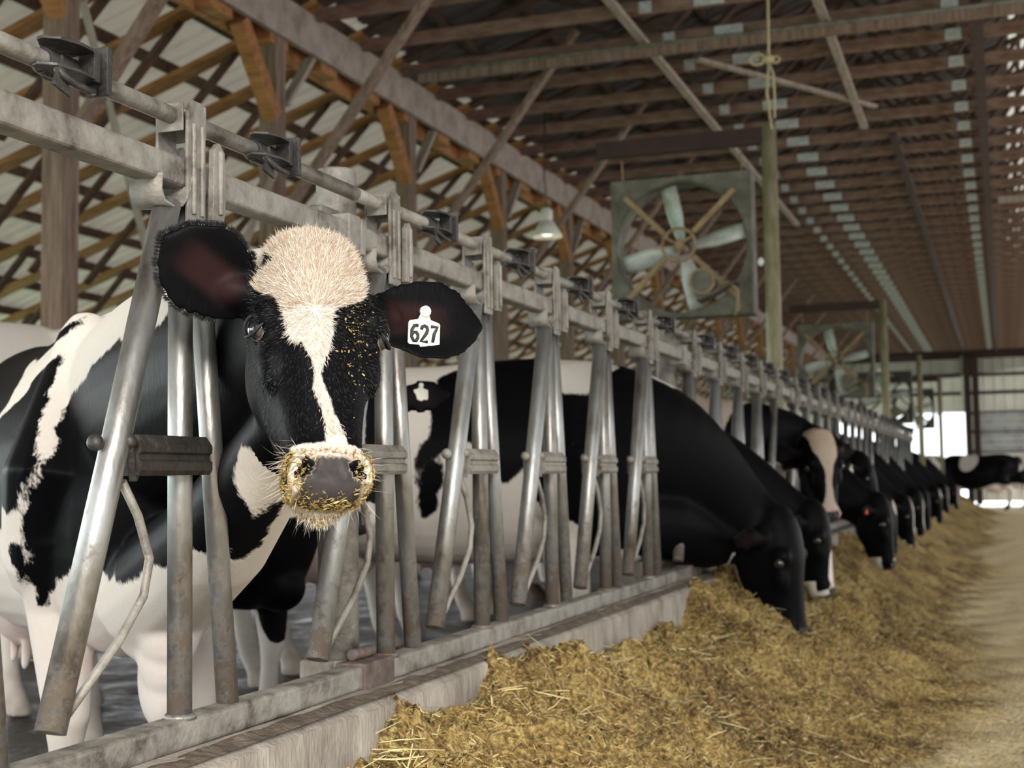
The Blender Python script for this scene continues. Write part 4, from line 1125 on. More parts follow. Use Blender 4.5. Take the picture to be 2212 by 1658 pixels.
# coat markings of the two nearest cows: points on the hide (millimetres from the cow's base), last figure 1 = black, 0 = white
def marks(t): return [(int(a)/1000, int(b)/1000, int(c)/1000, int(k)) for a, b, c, k in (q.split(',') for q in t.split(';'))]
MARKS_A = (
    '-787,391,1176,1;-536,104,1083,1;-440,-5,1010,1;-399,-51,944,1;-385,-67,880,1;-391,-59,817,1;-401,-46,785,1;-407,-40,768,1;-413,-32,752,0;-459,22,684,0;'
    '-553,132,608,0;-1071,731,468,0;-1080,743,386,0;-1072,735,306,0;-1058,720,229,0;-1044,706,152,0;-1006,663,83,0;-354,-79,802,1;-359,-73,786,1;'
    '-363,-67,770,0;-369,-61,754,0;-443,44,1094,1;-415,12,1075,1;-391,-16,1057,1;-317,-99,802,1;-322,-94,786,0;-326,-88,771,0;-415,34,1109,1;-386,1,1090,1;'
    '-361,-29,1072,0;-342,-51,1055,1;-276,-126,834,1;-277,-124,818,1;-281,-119,803,1;-285,-114,787,0;-797,511,1260,1;-427,72,1145,1;-388,25,1124,1;'
    '-358,-10,1105,1;-333,-39,1087,0;-315,-60,1070,1;-302,-76,1053,1;-268,-115,1004,1;-86,-331,938,1;-97,-317,881,1;-106,-306,852,1;-110,-301,838,1;'
    '-115,-295,823,0;-119,-289,809,0;-124,-284,794,0;-128,-278,780,0;-133,-272,765,0;-138,-267,750,0;-142,-261,735,0;-147,-255,720,0;-154,-246,705,0;'
    '-348,-13,624,0;-761,480,501,0;-464,140,1184,1;-404,68,1160,1;-363,19,1140,1;-330,-20,1120,0;-309,-45,1102,0;-289,-68,1084,1;-274,-86,1067,1;'
    '-74,-323,881,1;-79,-318,867,1;-83,-312,852,1;-88,-306,838,0;-92,-301,823,0;-106,-284,780,0;-110,-278,765,1;-115,-273,750,1;-119,-267,736,1;'
    '-124,-262,721,1;-128,-256,706,0;-137,-245,690,0;-153,-226,674,0;-288,-63,645,0;-571,295,1235,1;-453,152,1202,1;-383,67,1176,1;-338,13,1155,0;'
    '-305,-26,1135,0;-284,-51,1117,0;-265,-75,1099,1;-249,-94,1082,1;-49,-333,895,1;-54,-327,881,1;-58,-322,867,0;-63,-316,852,0;-67,-310,838,0;'
    '-72,-304,824,0;-76,-299,809,0;-81,-293,795,0;-85,-287,780,0;-90,-281,765,1;-95,-275,751,1;-100,-269,736,1;-105,-263,721,1;-109,-257,706,1;'
    '-115,-250,691,1;-127,-235,675,1;-140,-220,659,0;-624,385,1262,1;-446,168,1220,1;-364,68,1192,0;-314,8,1170,0;-283,-29,1150,0;-260,-57,1132,0;'
    '-241,-81,1114,1;-224,-101,1097,1;-23,-345,937,1;-23,-344,923,1;-28,-338,909,1;-32,-333,895,1;-37,-327,881,0;-41,-321,866,0;-46,-315,852,0;'
    '-51,-309,838,1;-55,-303,823,1;-60,-297,809,1;-65,-291,794,1;-69,-285,780,1;-73,-281,765,1;-78,-274,751,0;-84,-267,736,0;-89,-261,721,0;-94,-254,706,0;'
    '-99,-248,691,0;-108,-236,676,0;-119,-223,660,0;-469,222,1242,1;-346,71,1208,0;-292,5,1185,0;-262,-31,1165,0;-237,-62,1146,1;-217,-87,1128,1;'
    '-113,-214,1102,1;-71,-266,1054,1;-62,-277,1039,1;-53,-288,1024,1;-44,-298,1009,1;-36,-308,994,1;-29,-317,980,1;-22,-325,965,1;-15,-333,951,1;'
    '-9,-341,937,1;-9,-341,923,0;-13,-336,909,0;-17,-330,895,0;-22,-324,880,1;-27,-318,866,1;-31,-312,852,1;-36,-306,838,1;-41,-300,823,1;-57,-278,765,1;'
    '-62,-272,751,1;-68,-265,736,1;-73,-258,721,1;-79,-251,706,1;-84,-245,691,1;-91,-236,676,1;-98,-227,661,0;-105,-218,645,0;-112,-210,630,0;'
    '-118,-201,614,0;-124,-194,584,0;-132,-183,524,0;-547,346,1274,1;-332,79,1225,1;-274,7,1200,0;-242,-33,1180,0;-215,-66,1161,1;-104,-203,1133,1;'
    '-69,-247,1084,1;-60,-258,1069,1;-51,-269,1054,1;-43,-279,1039,0;-35,-288,1024,0;-28,-296,1009,1;-21,-305,994,0;-15,-313,980,0;-8,-321,965,0;'
    '-2,-329,951,0;5,-336,937,0;6,-337,922,0;2,-332,908,1;-3,-327,894,1;-7,-321,880,1;-75,-233,676,1;-81,-226,661,1;-87,-219,645,1;-93,-211,630,1;'
    '-98,-204,615,0;-329,99,1243,1;-259,12,1216,0;-123,-158,1182,0;-99,-188,1163,1;-87,-203,1147,1;-76,-216,1131,1;-67,-228,1115,1;-58,-239,1099,1;'
    '-50,-249,1084,1;-42,-258,1068,0;-35,-267,1053,0;-28,-276,1038,0;-21,-284,1023,0;-14,-292,1009,0;-8,-300,994,0;5,-316,965,0;12,-324,951,0;18,-331,936,1;'
    '20,-333,922,1;15,-328,908,1;-66,-223,661,1;-71,-215,645,1;-77,-208,630,1;-83,-201,615,0;-354,157,1266,1;-110,-151,1212,0;-95,-170,1195,0;'
    '-84,-184,1178,1;-74,-196,1162,1;-65,-208,1146,1;-57,-218,1130,1;-49,-228,1114,0;-41,-237,1099,0;-34,-246,1083,0;-27,-254,1068,0;-14,-271,1038,0;'
    '-7,-279,1023,0;-1,-287,1008,0;5,-295,994,0;11,-302,979,0;17,-309,965,0;23,-316,950,1;28,-323,936,1;-34,-240,691,1;-39,-234,676,1;-46,-226,661,1;'
    '-54,-215,646,0;-61,-206,630,0;-68,-197,615,0;-105,-135,1244,1;-92,-151,1227,0;-82,-164,1210,0;-72,-176,1193,1;-64,-187,1177,1;-56,-197,1161,0;'
    '-48,-206,1145,0;-41,-215,1129,0;-34,-224,1114,0;-20,-241,1083,0;-14,-249,1068,0;-7,-257,1053,0;-1,-265,1038,0;5,-272,1023,1;10,-279,1008,1;'
    '16,-286,994,0;22,-293,979,1;27,-300,965,1;32,-307,950,1;38,-313,936,1;28,-301,880,1;15,-283,822,1;10,-275,765,1;-3,-258,707,1;-8,-252,692,1;'
    '-13,-246,678,0;-19,-237,662,0;-26,-228,647,0;-59,-186,585,0;-59,-184,526,0;-59,-184,468,0;-60,-182,409,0;-64,-176,350,0;-76,-160,288,0;'
    '-106,-110,1277,0;-90,-131,1259,1;-80,-143,1242,0;-71,-155,1225,0;-63,-165,1209,0;-55,-175,1193,0;-48,-184,1177,0;-40,-194,1161,0;-18,-221,1114,0;'
    '-12,-229,1098,0;-7,-236,1083,0;-1,-243,1068,1;4,-250,1053,1;10,-256,1038,1;15,-263,1023,1;20,-270,1008,1;26,-277,994,1;31,-283,979,1;28,-276,723,1;'
    '23,-270,708,1;19,-264,694,0;14,-258,679,0;-99,-96,1294,0;-80,-121,1275,1;-70,-132,1258,0;-63,-142,1241,0;7,-231,1127,0;13,-239,1111,0;16,-243,1096,1;'
    '20,-248,1082,1;23,-252,1067,1;54,-287,724,1;50,-282,709,0;45,-276,695,0;-76,-102,1292,0;-63,-118,1274,1;-55,-128,1257,0;43,-256,1138,0;49,-264,1123,0;'
    '53,-268,1108,1;56,-272,1094,1;75,-293,724,1;73,-290,710,0;-61,-97,1292,1;-50,-112,1274,0;-42,-122,1257,0;-31,-136,1240,0;68,-267,1165,0;78,-279,1150,0;'
    '84,-287,1135,0;88,-292,1120,1;91,-296,1105,1;95,-300,1048,1;88,-290,992,1;92,-295,935,1;100,-306,879,1;102,-308,823,1;99,-303,767,1;94,-295,724,1;'
    '91,-292,710,0;77,-273,653,0;41,-224,591,0;-23,-139,521,0;-25,-135,462,0;-25,-135,403,0;-32,-126,343,0;-795,887,51,0;-51,-86,1292,0;-39,-101,1275,0;'
    '102,-290,1177,0;112,-302,1161,0;118,-310,1146,1;122,-315,1131,1;125,-319,1117,1;111,-297,725,1;109,-293,711,0;134,-310,1188,0;143,-321,1172,0;'
    '150,-331,1157,1;154,-336,1143,1;129,-298,725,1;127,-294,711,0;124,-291,697,0;165,-328,1199,0;173,-340,1183,0;181,-350,1168,1;186,-356,1154,1;'
    '147,-300,725,1;146,-298,711,1;146,-299,697,0;151,-305,684,0;195,-347,1210,0;203,-358,1194,0;211,-369,1179,1;216,-376,1165,1;220,-380,1151,1;'
    '227,-390,1095,1;223,-384,1041,1;207,-362,988,1;180,-324,934,1;173,-314,878,1;174,-315,823,1;171,-310,767,1;179,-321,713,1;185,-329,700,1;'
    '188,-333,687,0;183,-326,659,0;156,-287,600,0;65,-162,527,0;231,-375,1205,0;239,-385,1190,1;245,-394,1176,1;222,-357,702,1;221,-356,689,0;'
    '266,-400,1201,0;273,-410,1187,1;254,-380,704,1;252,-376,691,0;300,-426,1197,0;306,-434,1183,1;285,-400,706,1;281,-396,693,0;297,-399,1254,0;'
    '325,-440,1208,0;332,-449,1194,0;336,-455,1180,1;343,-465,1139,1;343,-465,1087,1;333,-450,1035,1;312,-420,984,1;280,-374,932,1;237,-312,878,1;'
    '232,-304,822,1;306,-409,773,1;317,-424,721,1;314,-420,708,1;310,-414,694,0;295,-393,666,0;253,-332,606,0;196,-250,541,0;357,-463,1204,0;'
    '362,-470,1190,1;365,-475,1176,1;345,-443,723,1;342,-438,709,0;336,-429,696,0;381,-476,1215,0;387,-485,1201,0;391,-491,1187,1;376,-466,737,1;'
    '373,-461,724,1;367,-453,711,0;405,-489,1225,0;411,-498,1211,0;416,-505,1197,1;420,-510,1184,1;403,-483,739,1;398,-476,725,0;391,-466,712,0;'
    '711,-919,1258,0;705,-909,1217,0;420,-489,1250,0;428,-501,1235,0;434,-510,1221,0;440,-518,1207,1;444,-524,1194,1;447,-528,1181,1;452,-536,1129,1;'
    '448,-529,1079,1;434,-508,1030,1;409,-470,981,1;370,-413,930,1;313,-329,877,1;415,-479,827,1;438,-513,778,1;429,-499,740,1;422,-489,727,0;'
    '386,-435,671,0;329,-351,610,0;295,-300,550,0;279,-277,492,0;264,-253,433,0;241,-220,372,0;711,-900,1207,0;440,-496,1261,0;450,-511,1246,0;'
    '457,-521,1232,1;463,-530,1218,1;468,-537,1204,1;458,-520,754,1;452,-511,741,1;445,-500,728,0;718,-892,1208,0;717,-890,1198,1;715,-887,1187,1;'
    '485,-541,1228,1;485,-539,767,1;480,-531,755,1;474,-522,742,0;467,-511,728,0;726,-886,1219,0;725,-884,1209,0;723,-882,1198,1;510,-555,781,1;'
    '505,-548,768,1;499,-539,755,0;494,-531,742,0;741,-890,1260,0;733,-877,1220,0;731,-875,1209,1;730,-873,1199,1;727,-868,1178,1;550,-597,1169,1;'
    '551,-598,1120,1;543,-585,1073,1;524,-557,1026,1;494,-510,978,1;448,-439,929,1;531,-566,878,1;544,-586,830,1;530,-564,781,1;524,-555,768,0;'
    '518,-546,756,0;504,-524,730,0;457,-452,674,0;381,-335,609,0;336,-265,547,0;308,-222,485,0;134,45,382,0;125,59,318,0;118,71,255,0;742,-872,1230,0;'
    '740,-869,1220,0;738,-866,1210,1;549,-571,781,1;543,-562,769,0;536,-551,756,0;751,-867,1241,0;749,-864,1231,0;747,-860,1221,1;745,-858,1211,1;'
    '566,-577,782,1;559,-566,769,1;552,-554,756,0;760,-863,1252,0;758,-859,1242,0;756,-855,1232,1;754,-852,1222,1;582,-580,782,1;575,-568,769,1;'
    '567,-556,757,0;770,-859,1263,0;767,-855,1253,0;765,-851,1243,1;763,-848,1232,1;762,-845,1222,1;754,-833,1181,1;645,-659,1159,1;642,-654,1112,1;'
    '630,-634,1067,1;607,-598,1022,1;570,-539,976,1;637,-646,925,1;640,-651,878,1;624,-625,831,1;597,-582,782,1;590,-570,769,0;581,-556,757,0;'
    '562,-526,730,0;506,-436,673,0;177,90,561,0;176,91,499,0;175,94,437,0;173,97,375,0;778,-851,1263,0;775,-847,1253,0;773,-843,1243,1;620,-596,795,1;'
    '612,-583,782,1;603,-570,769,0;785,-844,1264,0;783,-839,1254,1;781,-837,1244,1;690,-688,924,1;688,-686,913,1;686,-682,901,1;634,-596,795,1;'
    '625,-582,782,0;616,-567,769,0;606,-551,756,0;596,-534,743,0;793,-837,1264,0;791,-832,1254,1;706,-693,969,1;712,-703,958,1;714,-706,946,1;'
    '713,-705,935,1;711,-702,924,1;709,-697,912,0;705,-691,901,1;700,-684,890,1;695,-676,878,1;646,-595,795,1;637,-579,782,1;627,-563,769,1;617,-546,756,1;'
    '605,-527,743,0;802,-830,1265,0;799,-825,1255,1;801,-830,1221,1;791,-813,1181,1;735,-720,1149,1;728,-707,1105,1;710,-678,1061,1;681,-630,1018,1;'
    '736,-721,968,1;737,-723,957,0;736,-721,946,0;734,-718,934,0;731,-713,923,0;727,-706,912,0;722,-699,901,0;717,-690,890,0;711,-681,878,1;705,-670,867,1;'
    '698,-659,855,1;684,-635,831,1;648,-575,782,1;637,-557,769,1;626,-538,756,1;613,-517,742,0;600,-496,729,0;810,-823,1265,0;807,-819,1255,1;'
    '759,-739,967,1;758,-737,956,0;756,-733,945,0;733,-695,889,0;726,-684,878,0;719,-672,867,0;712,-660,855,1;704,-647,843,1;696,-633,831,1;687,-618,819,1;'
    '657,-568,782,1;646,-548,768,1;633,-527,755,0;620,-504,742,0;725,-658,1295,0;740,-683,1279,1;814,-809,1245,1;780,-752,966,1;778,-748,955,1;'
    '774,-743,945,0;770,-736,934,0;733,-673,866,0;725,-659,855,0;716,-645,843,0;707,-630,831,0;698,-614,819,1;665,-558,781,1;652,-536,768,0;638,-512,754,0;'
    '751,-680,1290,0;769,-711,1273,0;823,-804,1245,1;795,-757,955,1;791,-750,944,1;786,-742,933,0;781,-732,922,0;736,-656,855,0;727,-641,843,0;'
    '718,-624,831,1;707,-606,819,1;696,-587,806,1;684,-567,793,1;671,-544,780,1;655,-518,767,0;827,-790,1269,0;835,-803,1255,0;841,-814,1243,1;'
    '849,-829,1219,1;880,-882,1168,1;877,-877,1127,1;886,-893,1084,1;869,-863,1045,1;862,-851,1004,1;816,-771,965,1;806,-755,944,1;801,-746,933,1;'
    '795,-735,922,0;788,-724,911,0;765,-684,878,0;756,-668,866,0;747,-652,854,0;736,-634,843,1;726,-616,831,1;715,-596,818,1;702,-574,806,1;688,-550,793,0;'
    '672,-522,779,0;654,-490,765,0;854,-815,1253,0;858,-823,1240,1;815,-748,933,1;808,-736,922,1;801,-724,911,0;766,-663,866,0;755,-644,854,1;'
    '744,-625,842,1;732,-604,830,1;719,-581,818,0;704,-555,805,0;687,-525,792,0;869,-820,1251,0;873,-827,1239,1;876,-833,1227,1;820,-736,922,1;'
    '813,-722,911,0;785,-674,877,0;774,-655,866,0;762,-634,854,1;750,-611,842,0;736,-586,830,0;720,-558,817,0;882,-822,1250,0;885,-828,1238,0;'
    '889,-834,1226,1;952,-950,919,1;954,-953,909,0;943,-934,879,0;780,-642,865,1;766,-617,854,0;751,-590,841,0;889,-812,1261,0;896,-827,1237,0;'
    '900,-833,1226,1;903,-839,1214,1;914,-858,1169,1;920,-870,1126,1;926,-881,1083,1;932,-893,1041,1;939,-905,1000,1;946,-918,959,1;965,-953,928,1;'
    '967,-956,919,1;966,-955,909,0;959,-942,879,0;952,-930,869,0;935,-899,859,0;907,-824,1237,0;910,-830,1225,1;913,-836,1214,1;916,-841,1202,1;'
    '919,-846,1191,1;921,-851,1180,1;924,-855,1169,1;926,-859,1158,1;928,-863,1147,1;929,-865,1136,1;931,-868,1125,1;932,-871,1115,1;934,-874,1104,1;'
    '935,-877,1093,1;937,-880,1083,1;939,-883,1072,1;940,-886,1062,1;942,-890,1051,1;944,-893,1041,1;945,-896,1030,1;947,-899,1020,1;949,-903,1010,1;'
    '951,-907,999,1;953,-910,989,1;955,-914,979,1;957,-918,969,1;960,-923,959,1;964,-931,948,1;972,-945,938,1;974,-950,928,1;973,-949,919,0;973,-947,909,0;'
    '916,-819,1237,0;920,-826,1225,0;923,-832,1214,0;926,-837,1202,0;928,-842,1191,0;931,-847,1180,0;933,-851,1169,0;935,-855,1158,0;937,-859,1147,0;'
    '939,-862,1136,0;940,-865,1125,0;942,-868,1115,0;944,-871,1104,0;945,-874,1093,0;947,-878,1083,0;949,-881,1072,0;951,-884,1062,0;952,-888,1051,0;'
    '954,-891,1041,0;956,-895,1030,0;958,-899,1020,0;960,-902,1009,0;962,-906,999,0;964,-910,989,0;966,-914,979,0;968,-918,969,0;971,-924,958,0;'
    '976,-933,948,0;979,-939,938,0;979,-938,928,0;976,-932,919,0')
MARKS_C = (
    '-646,-293,1282,0;-611,-374,1173,0;-589,-424,1069,0;-580,-446,968,0;-583,-442,867,0;-594,-419,766,0;-618,-369,663,0;-685,-225,553,0;-532,-428,1017,0;'
    '-530,-433,992,0;-529,-437,967,0;-529,-438,942,0;-529,-437,917,0;-530,-436,892,0;-531,-433,866,0;-536,-425,816,0;-538,-419,791,0;-542,-411,766,0;'
    '-512,-411,1068,0;-509,-418,1042,0;-507,-424,1017,0;-505,-428,992,1;-503,-433,967,1;-503,-433,941,1;-504,-432,916,1;-505,-431,891,1;-506,-429,866,0;'
    '-508,-425,841,0;-510,-420,816,0;-513,-415,791,1;-517,-407,765,0;-521,-398,740,0;-526,-388,714,0;-540,-278,1279,0;-507,-357,1171,0;-487,-405,1067,0;'
    '-484,-413,1042,1;-482,-418,1017,1;-480,-422,991,1;-479,-426,966,1;-479,-427,941,0;-479,-426,916,0;-480,-425,891,1;-481,-423,866,1;-483,-419,841,1;'
    '-485,-414,816,1;-488,-409,790,1;-492,-402,765,1;-495,-393,740,1;-500,-383,714,0;-513,-355,663,0;-569,-228,554,0;-495,-318,1224,0;-487,-337,1197,0;'
    '-481,-352,1170,0;-475,-367,1144,0;-470,-379,1118,0;-466,-390,1093,0;-462,-400,1067,0;-459,-407,1041,1;-457,-412,1016,1;-455,-416,991,1;-454,-420,966,0;'
    '-454,-420,941,1;-455,-419,916,1;-456,-418,890,1;-467,-395,765,1;-471,-386,739,1;-476,-376,714,0;-525,-179,1363,0;-509,-217,1334,0;-496,-247,1305,0;'
    '-486,-272,1277,0;-477,-294,1250,0;-469,-314,1223,0;-461,-332,1196,1;-455,-347,1170,1;-449,-362,1144,1;-445,-374,1118,1;-440,-384,1092,1;'
    '-437,-394,1066,1;-434,-400,1041,1;-432,-405,1016,1;-431,-410,990,0;-430,-413,965,1;-430,-413,940,1;-433,-409,865,1;-435,-405,840,1;-437,-400,815,1;'
    '-439,-395,790,1;-443,-388,764,1;-447,-379,739,0;-451,-369,714,0;-496,-178,1362,0;-481,-215,1333,1;-469,-244,1304,1;-459,-269,1277,1;-451,-290,1249,1;'
    '-443,-310,1222,1;-436,-327,1196,1;-408,-399,1015,1;-406,-403,990,0;-405,-406,965,1;-406,-406,940,1;-406,-405,915,1;-407,-404,890,1;-408,-402,865,1;'
    '-410,-398,840,0;-412,-394,814,0;-415,-388,789,0;-418,-381,764,0;-422,-372,739,0;-492,-119,1393,0;-468,-178,1361,0;-454,-213,1332,1;-433,-265,1276,1;'
    '-404,-338,1169,1;-387,-382,1066,1;-385,-388,1040,1;-383,-393,1015,1;-382,-397,990,0;-381,-400,965,0;-381,-399,939,0;-382,-398,914,0;-383,-397,889,0;'
    '-384,-395,864,0;-386,-391,839,0;-394,-374,764,0;-414,-328,662,0;-464,-210,553,0;-461,-124,1391,0;-440,-177,1360,1;-426,-211,1331,1;-362,-376,1065,1;'
    '-360,-382,1040,1;-359,-386,1014,0;-357,-390,989,0;-431,-128,1389,0;-412,-176,1359,1;-338,-370,1065,1;-336,-375,1039,0;-334,-380,1014,0;'
    '-402,-131,1388,0;-384,-175,1358,1;-313,-363,1064,1;-311,-369,1039,0;-373,-132,1387,0;-357,-174,1357,1;-327,-251,1273,1;-303,-317,1167,1;'
    '-288,-357,1064,1;-286,-363,1038,0;-285,-367,1013,0;-283,-373,963,0;-287,-367,863,0;-297,-346,762,0;-316,-300,660,0;-364,-182,552,0;-344,-133,1386,0;'
    '-329,-172,1356,1;-264,-351,1063,1;-262,-356,1038,1;-261,-360,1013,0;-316,-133,1384,0;-302,-170,1355,1;-238,-350,1038,1;-236,-354,1012,0;'
    '-235,-358,987,0;-288,-133,1383,1;-275,-168,1354,1;-213,-343,1037,1;-212,-347,1012,1;-211,-351,987,0;-211,-352,962,0;-260,-132,1382,1;-224,-234,1270,1;'
    '-203,-295,1165,1;-190,-331,1062,1;-188,-340,1012,1;-187,-343,987,1;-187,-345,961,0;-188,-344,936,0;-188,-343,911,0;-189,-342,886,0;-191,-339,861,0;'
    '-200,-318,761,0;-218,-273,659,0;-265,-153,551,0;-163,-335,986,1;-163,-336,961,1;-164,-336,936,1;-165,-335,911,1;-165,-333,886,1;-167,-331,861,0;'
    '-169,-327,836,0;-141,-327,911,1;-142,-325,886,1;-143,-322,861,1;-145,-319,836,0;-117,-319,935,1;-117,-318,910,1;-118,-317,885,0;-120,-314,860,0;'
    '-121,-311,835,0;-153,-122,1378,1;-123,-212,1268,1;-105,-267,1163,1;-95,-300,1061,1;-92,-312,960,1;-93,-311,935,1;-94,-310,910,0;-94,-309,885,0;'
    '-96,-306,860,0;-104,-286,760,0;-121,-244,658,0;-164,-127,550,0;-69,-304,960,1;-69,-303,935,0;-70,-302,910,0;-45,-295,959,1;-45,-295,934,0;'
    '-46,-294,909,0;-47,-293,884,0;-48,-290,859,0;-50,-286,834,0;-52,-283,809,0;-54,-277,784,0;-86,-73,1405,1;-71,-119,1375,1;-21,-287,959,1;-22,-287,934,1;'
    '-23,-286,909,1;-23,-284,884,1;-25,-282,859,1;-26,-280,834,1;-27,-278,809,1;-28,-276,784,0;-30,-272,759,0;-59,-72,1404,0;-30,-161,1370,1;'
    '-26,-175,1344,1;-24,-183,1317,1;-22,-188,1291,1;-20,-195,1265,1;-8,-237,1161,1;1,-268,1059,1;3,-279,959,1;2,-282,859,1;6,-298,809,1;6,-298,784,1;'
    '4,-294,759,0;1,-287,734,0;-13,-247,658,0;-30,-204,556,0;-8,-143,1397,0;0,-169,1369,0;4,-183,1342,0;7,-193,1316,0;9,-201,1289,1;11,-209,1263,1;'
    '36,-309,784,1;33,-303,759,1;30,-295,734,0;33,-192,1315,0;37,-204,1288,0;40,-215,1262,1;42,-224,1236,1;60,-304,759,1;56,-294,734,0;62,-199,1288,0;'
    '65,-212,1261,0;69,-224,1235,1;85,-287,1007,1;87,-294,982,1;89,-304,957,1;85,-300,759,1;80,-287,734,0;74,-270,709,0;60,-106,1371,0;89,-202,1261,0;'
    '93,-218,1235,1;104,-255,1157,1;113,-292,1056,1;115,-299,1031,1;117,-305,1006,1;118,-310,981,0;118,-313,956,1;115,-310,858,1;107,-289,759,1;'
    '102,-274,733,1;95,-254,708,0;86,-229,657,0;81,-219,557,0;77,-212,457,0;71,-197,356,0;63,-179,255,0;110,-184,1261,0;115,-203,1235,1;135,-275,1105,1;'
    '138,-286,1080,1;140,-296,1055,1;143,-305,1030,0;145,-313,1005,0;145,-316,980,1;145,-315,956,1;121,-252,733,1;115,-235,707,0;110,-218,682,0;'
    '131,-169,1261,0;135,-183,1235,1;159,-269,1105,1;163,-282,1080,0;166,-293,1055,0;169,-305,1029,1;171,-313,1005,1;170,-314,980,1;139,-224,732,1;'
    '133,-208,706,1;128,-195,681,0;124,-181,655,0;156,-161,1261,0;158,-172,1235,1;181,-255,1105,1;185,-272,1079,1;189,-287,1054,1;193,-300,1029,1;'
    '155,-193,706,1;151,-183,680,1;147,-172,655,0;143,-158,629,0;137,-139,603,0;129,-114,576,0;115,-72,549,0;157,-70,1369,0;176,-140,1287,0;179,-152,1261,0;'
    '182,-162,1234,1;188,-188,1157,1;211,-273,1054,1;214,-289,955,1;198,-241,856,1;183,-197,756,1;174,-173,680,1;170,-161,654,1;166,-147,629,1;'
    '159,-128,602,1;151,-102,576,1;138,-58,548,0;195,-111,1313,0;200,-129,1287,0;203,-141,1260,1;205,-152,1234,1;175,-94,575,1;162,-48,547,0;212,-77,1341,0;'
    '218,-100,1313,0;223,-118,1286,1;226,-131,1260,1;209,-117,602,1;202,-93,576,1;190,-56,548,0;225,-24,1370,0;235,-64,1341,0;241,-88,1313,1;'
    '246,-106,1286,1;234,-114,602,1;228,-92,576,0;218,-60,548,0;246,-5,1370,0;258,-50,1341,1;265,-76,1313,1;273,-109,1260,1;279,-140,1156,1;279,-148,1055,1;'
    '283,-168,954,1;281,-169,854,1;275,-154,754,1;267,-133,653,1;263,-122,628,1;259,-109,602,1;252,-86,575,0;241,-49,548,0;267,19,1371,1;281,-36,1341,1;'
    '287,-112,627,1;282,-96,601,0;274,-68,575,0;307,-93,626,1;302,-75,600,1;294,-48,573,0;323,-55,599,1;316,-30,573,0;306,5,545,0;361,-48,1260,1;'
    '369,-85,1156,1;369,-93,1054,1;367,-95,953,1;365,-97,852,1;357,-74,751,1;353,-66,650,1;344,-35,598,1;337,-9,571,1;322,46,543,0;356,17,570,1;'
    '341,74,541,1;392,45,1316,1;400,11,1288,1;408,89,1318,0;420,37,1288,1;438,73,1290,1;445,39,1262,1;455,-13,1156,1;456,-24,1054,1;450,-11,952,1;'
    '439,28,850,1;440,14,748,1;437,17,647,1;401,155,537,1;452,125,1292,0;464,72,1263,1;482,109,1264,1;537,86,1158,1;540,65,1054,1;535,74,951,1;'
    '524,111,848,1;523,104,746,1;521,104,643,1;498,197,535,1;620,180,1054,1;618,175,950,1;611,200,846,1;599,244,741,1;603,214,638,1;589,266,531,1;'
    '641,278,583,1;639,289,556,1;634,311,529,1;664,300,582,1;661,311,555,0;656,335,527,1;701,293,950,1;699,287,844,1;693,305,739,1;718,159,641,1;'
    '686,322,581,1;683,334,554,0;678,359,526,0;671,391,498,0;732,215,587,1;706,354,553,0;694,402,418,0;751,256,584,1;732,356,553,0;731,356,527,0;'
    '731,356,500,0;730,357,474,0;728,362,447,0;726,371,420,0;722,391,392,1;769,300,582,1;760,345,554,1;760,346,527,0;759,347,501,0;758,350,475,1;'
    '756,354,448,1;754,361,421,0;751,373,394,0;748,390,366,1;743,412,338,0;738,438,309,0;787,389,842,1;790,357,737,1;798,291,635,1;788,338,554,1;'
    '787,339,528,1;786,340,502,1;785,345,475,1;783,350,449,1;781,357,422,1;779,366,395,1;777,376,368,0;774,387,341,1;771,403,313,0;806,360,396,1;'
    '804,368,369,1;802,376,342,1;800,384,315,0;797,396,288,0;830,369,343,1;828,375,317,1;826,381,290,0;824,389,263,0;855,370,318,1;854,374,291,1;'
    '852,378,265,0;851,381,238,0;890,390,736,1;894,345,632,1;896,310,530,1;890,327,426,1;881,368,318,1;880,371,292,1;879,373,266,1;878,374,240,0;'
    '878,372,214,0;905,373,266,1;905,371,241,0;905,363,216,0;930,381,266,1;930,376,241,1;931,363,216,0')
SEED_A, SEED_C = marks(MARKS_A), marks(MARKS_C)
def ell(q, c, r, rot=0.0):
    d = q-np.asarray(c, float)
    if rot:
        ca, sa = math.cos(rot), math.sin(rot)
        d = np.stack([d[:, 0]*ca+d[:, 2]*sa, d[:, 1], -d[:, 0]*sa+d[:, 2]*ca], 1)
    r = np.asarray(r, float)
    return (1-np.linalg.norm(d/r, axis=1))*r.min()

def paint(q, start, ops):
    """paint black (1) and white (0) ellipsoids over the cow in order; positive is black"""
    f = np.full(len(q), .2 if start else -.2)
    for op in ops:
        e = ell(q, *op[1:])
        f = np.maximum(f, e) if op[0] else np.minimum(f, -e)
    return f

def ear_mask(v, info):
    m = np.zeros(len(v)); out = np.zeros(len(v))
    for b, d, f, u in info['ears']:
        q = v-b; a = q@d; w = q@u; h = q@f
        zone = (a > .02) & (a < .24) & (np.abs(w) < .085)
        m = np.maximum(m, zone*sstep(a, .015, .04))
        out = np.maximum(out, zone*(h > -.028)*sstep(a, .02, .05)*(1-sstep(a, .11, .17))*(1-sstep(np.abs(w), .015, .04)))
    return m, out

def muzzle_fields(hl):
    x, y, z = hl.T
    ml = y+.052+.2*(z+.32)
    pad = np.minimum.reduce([(-z-.26)/.004, (ml-.002)/.004, (.056-np.abs(x))/.006, (y+.05)/.006])
    pad = np.clip(pad, 0, 1)
    pink = np.exp(-((z+.248)/.014)**2)*(y > -.01)*sstep(.055-np.abs(x), 0, .02)*.75
    return pad, pink

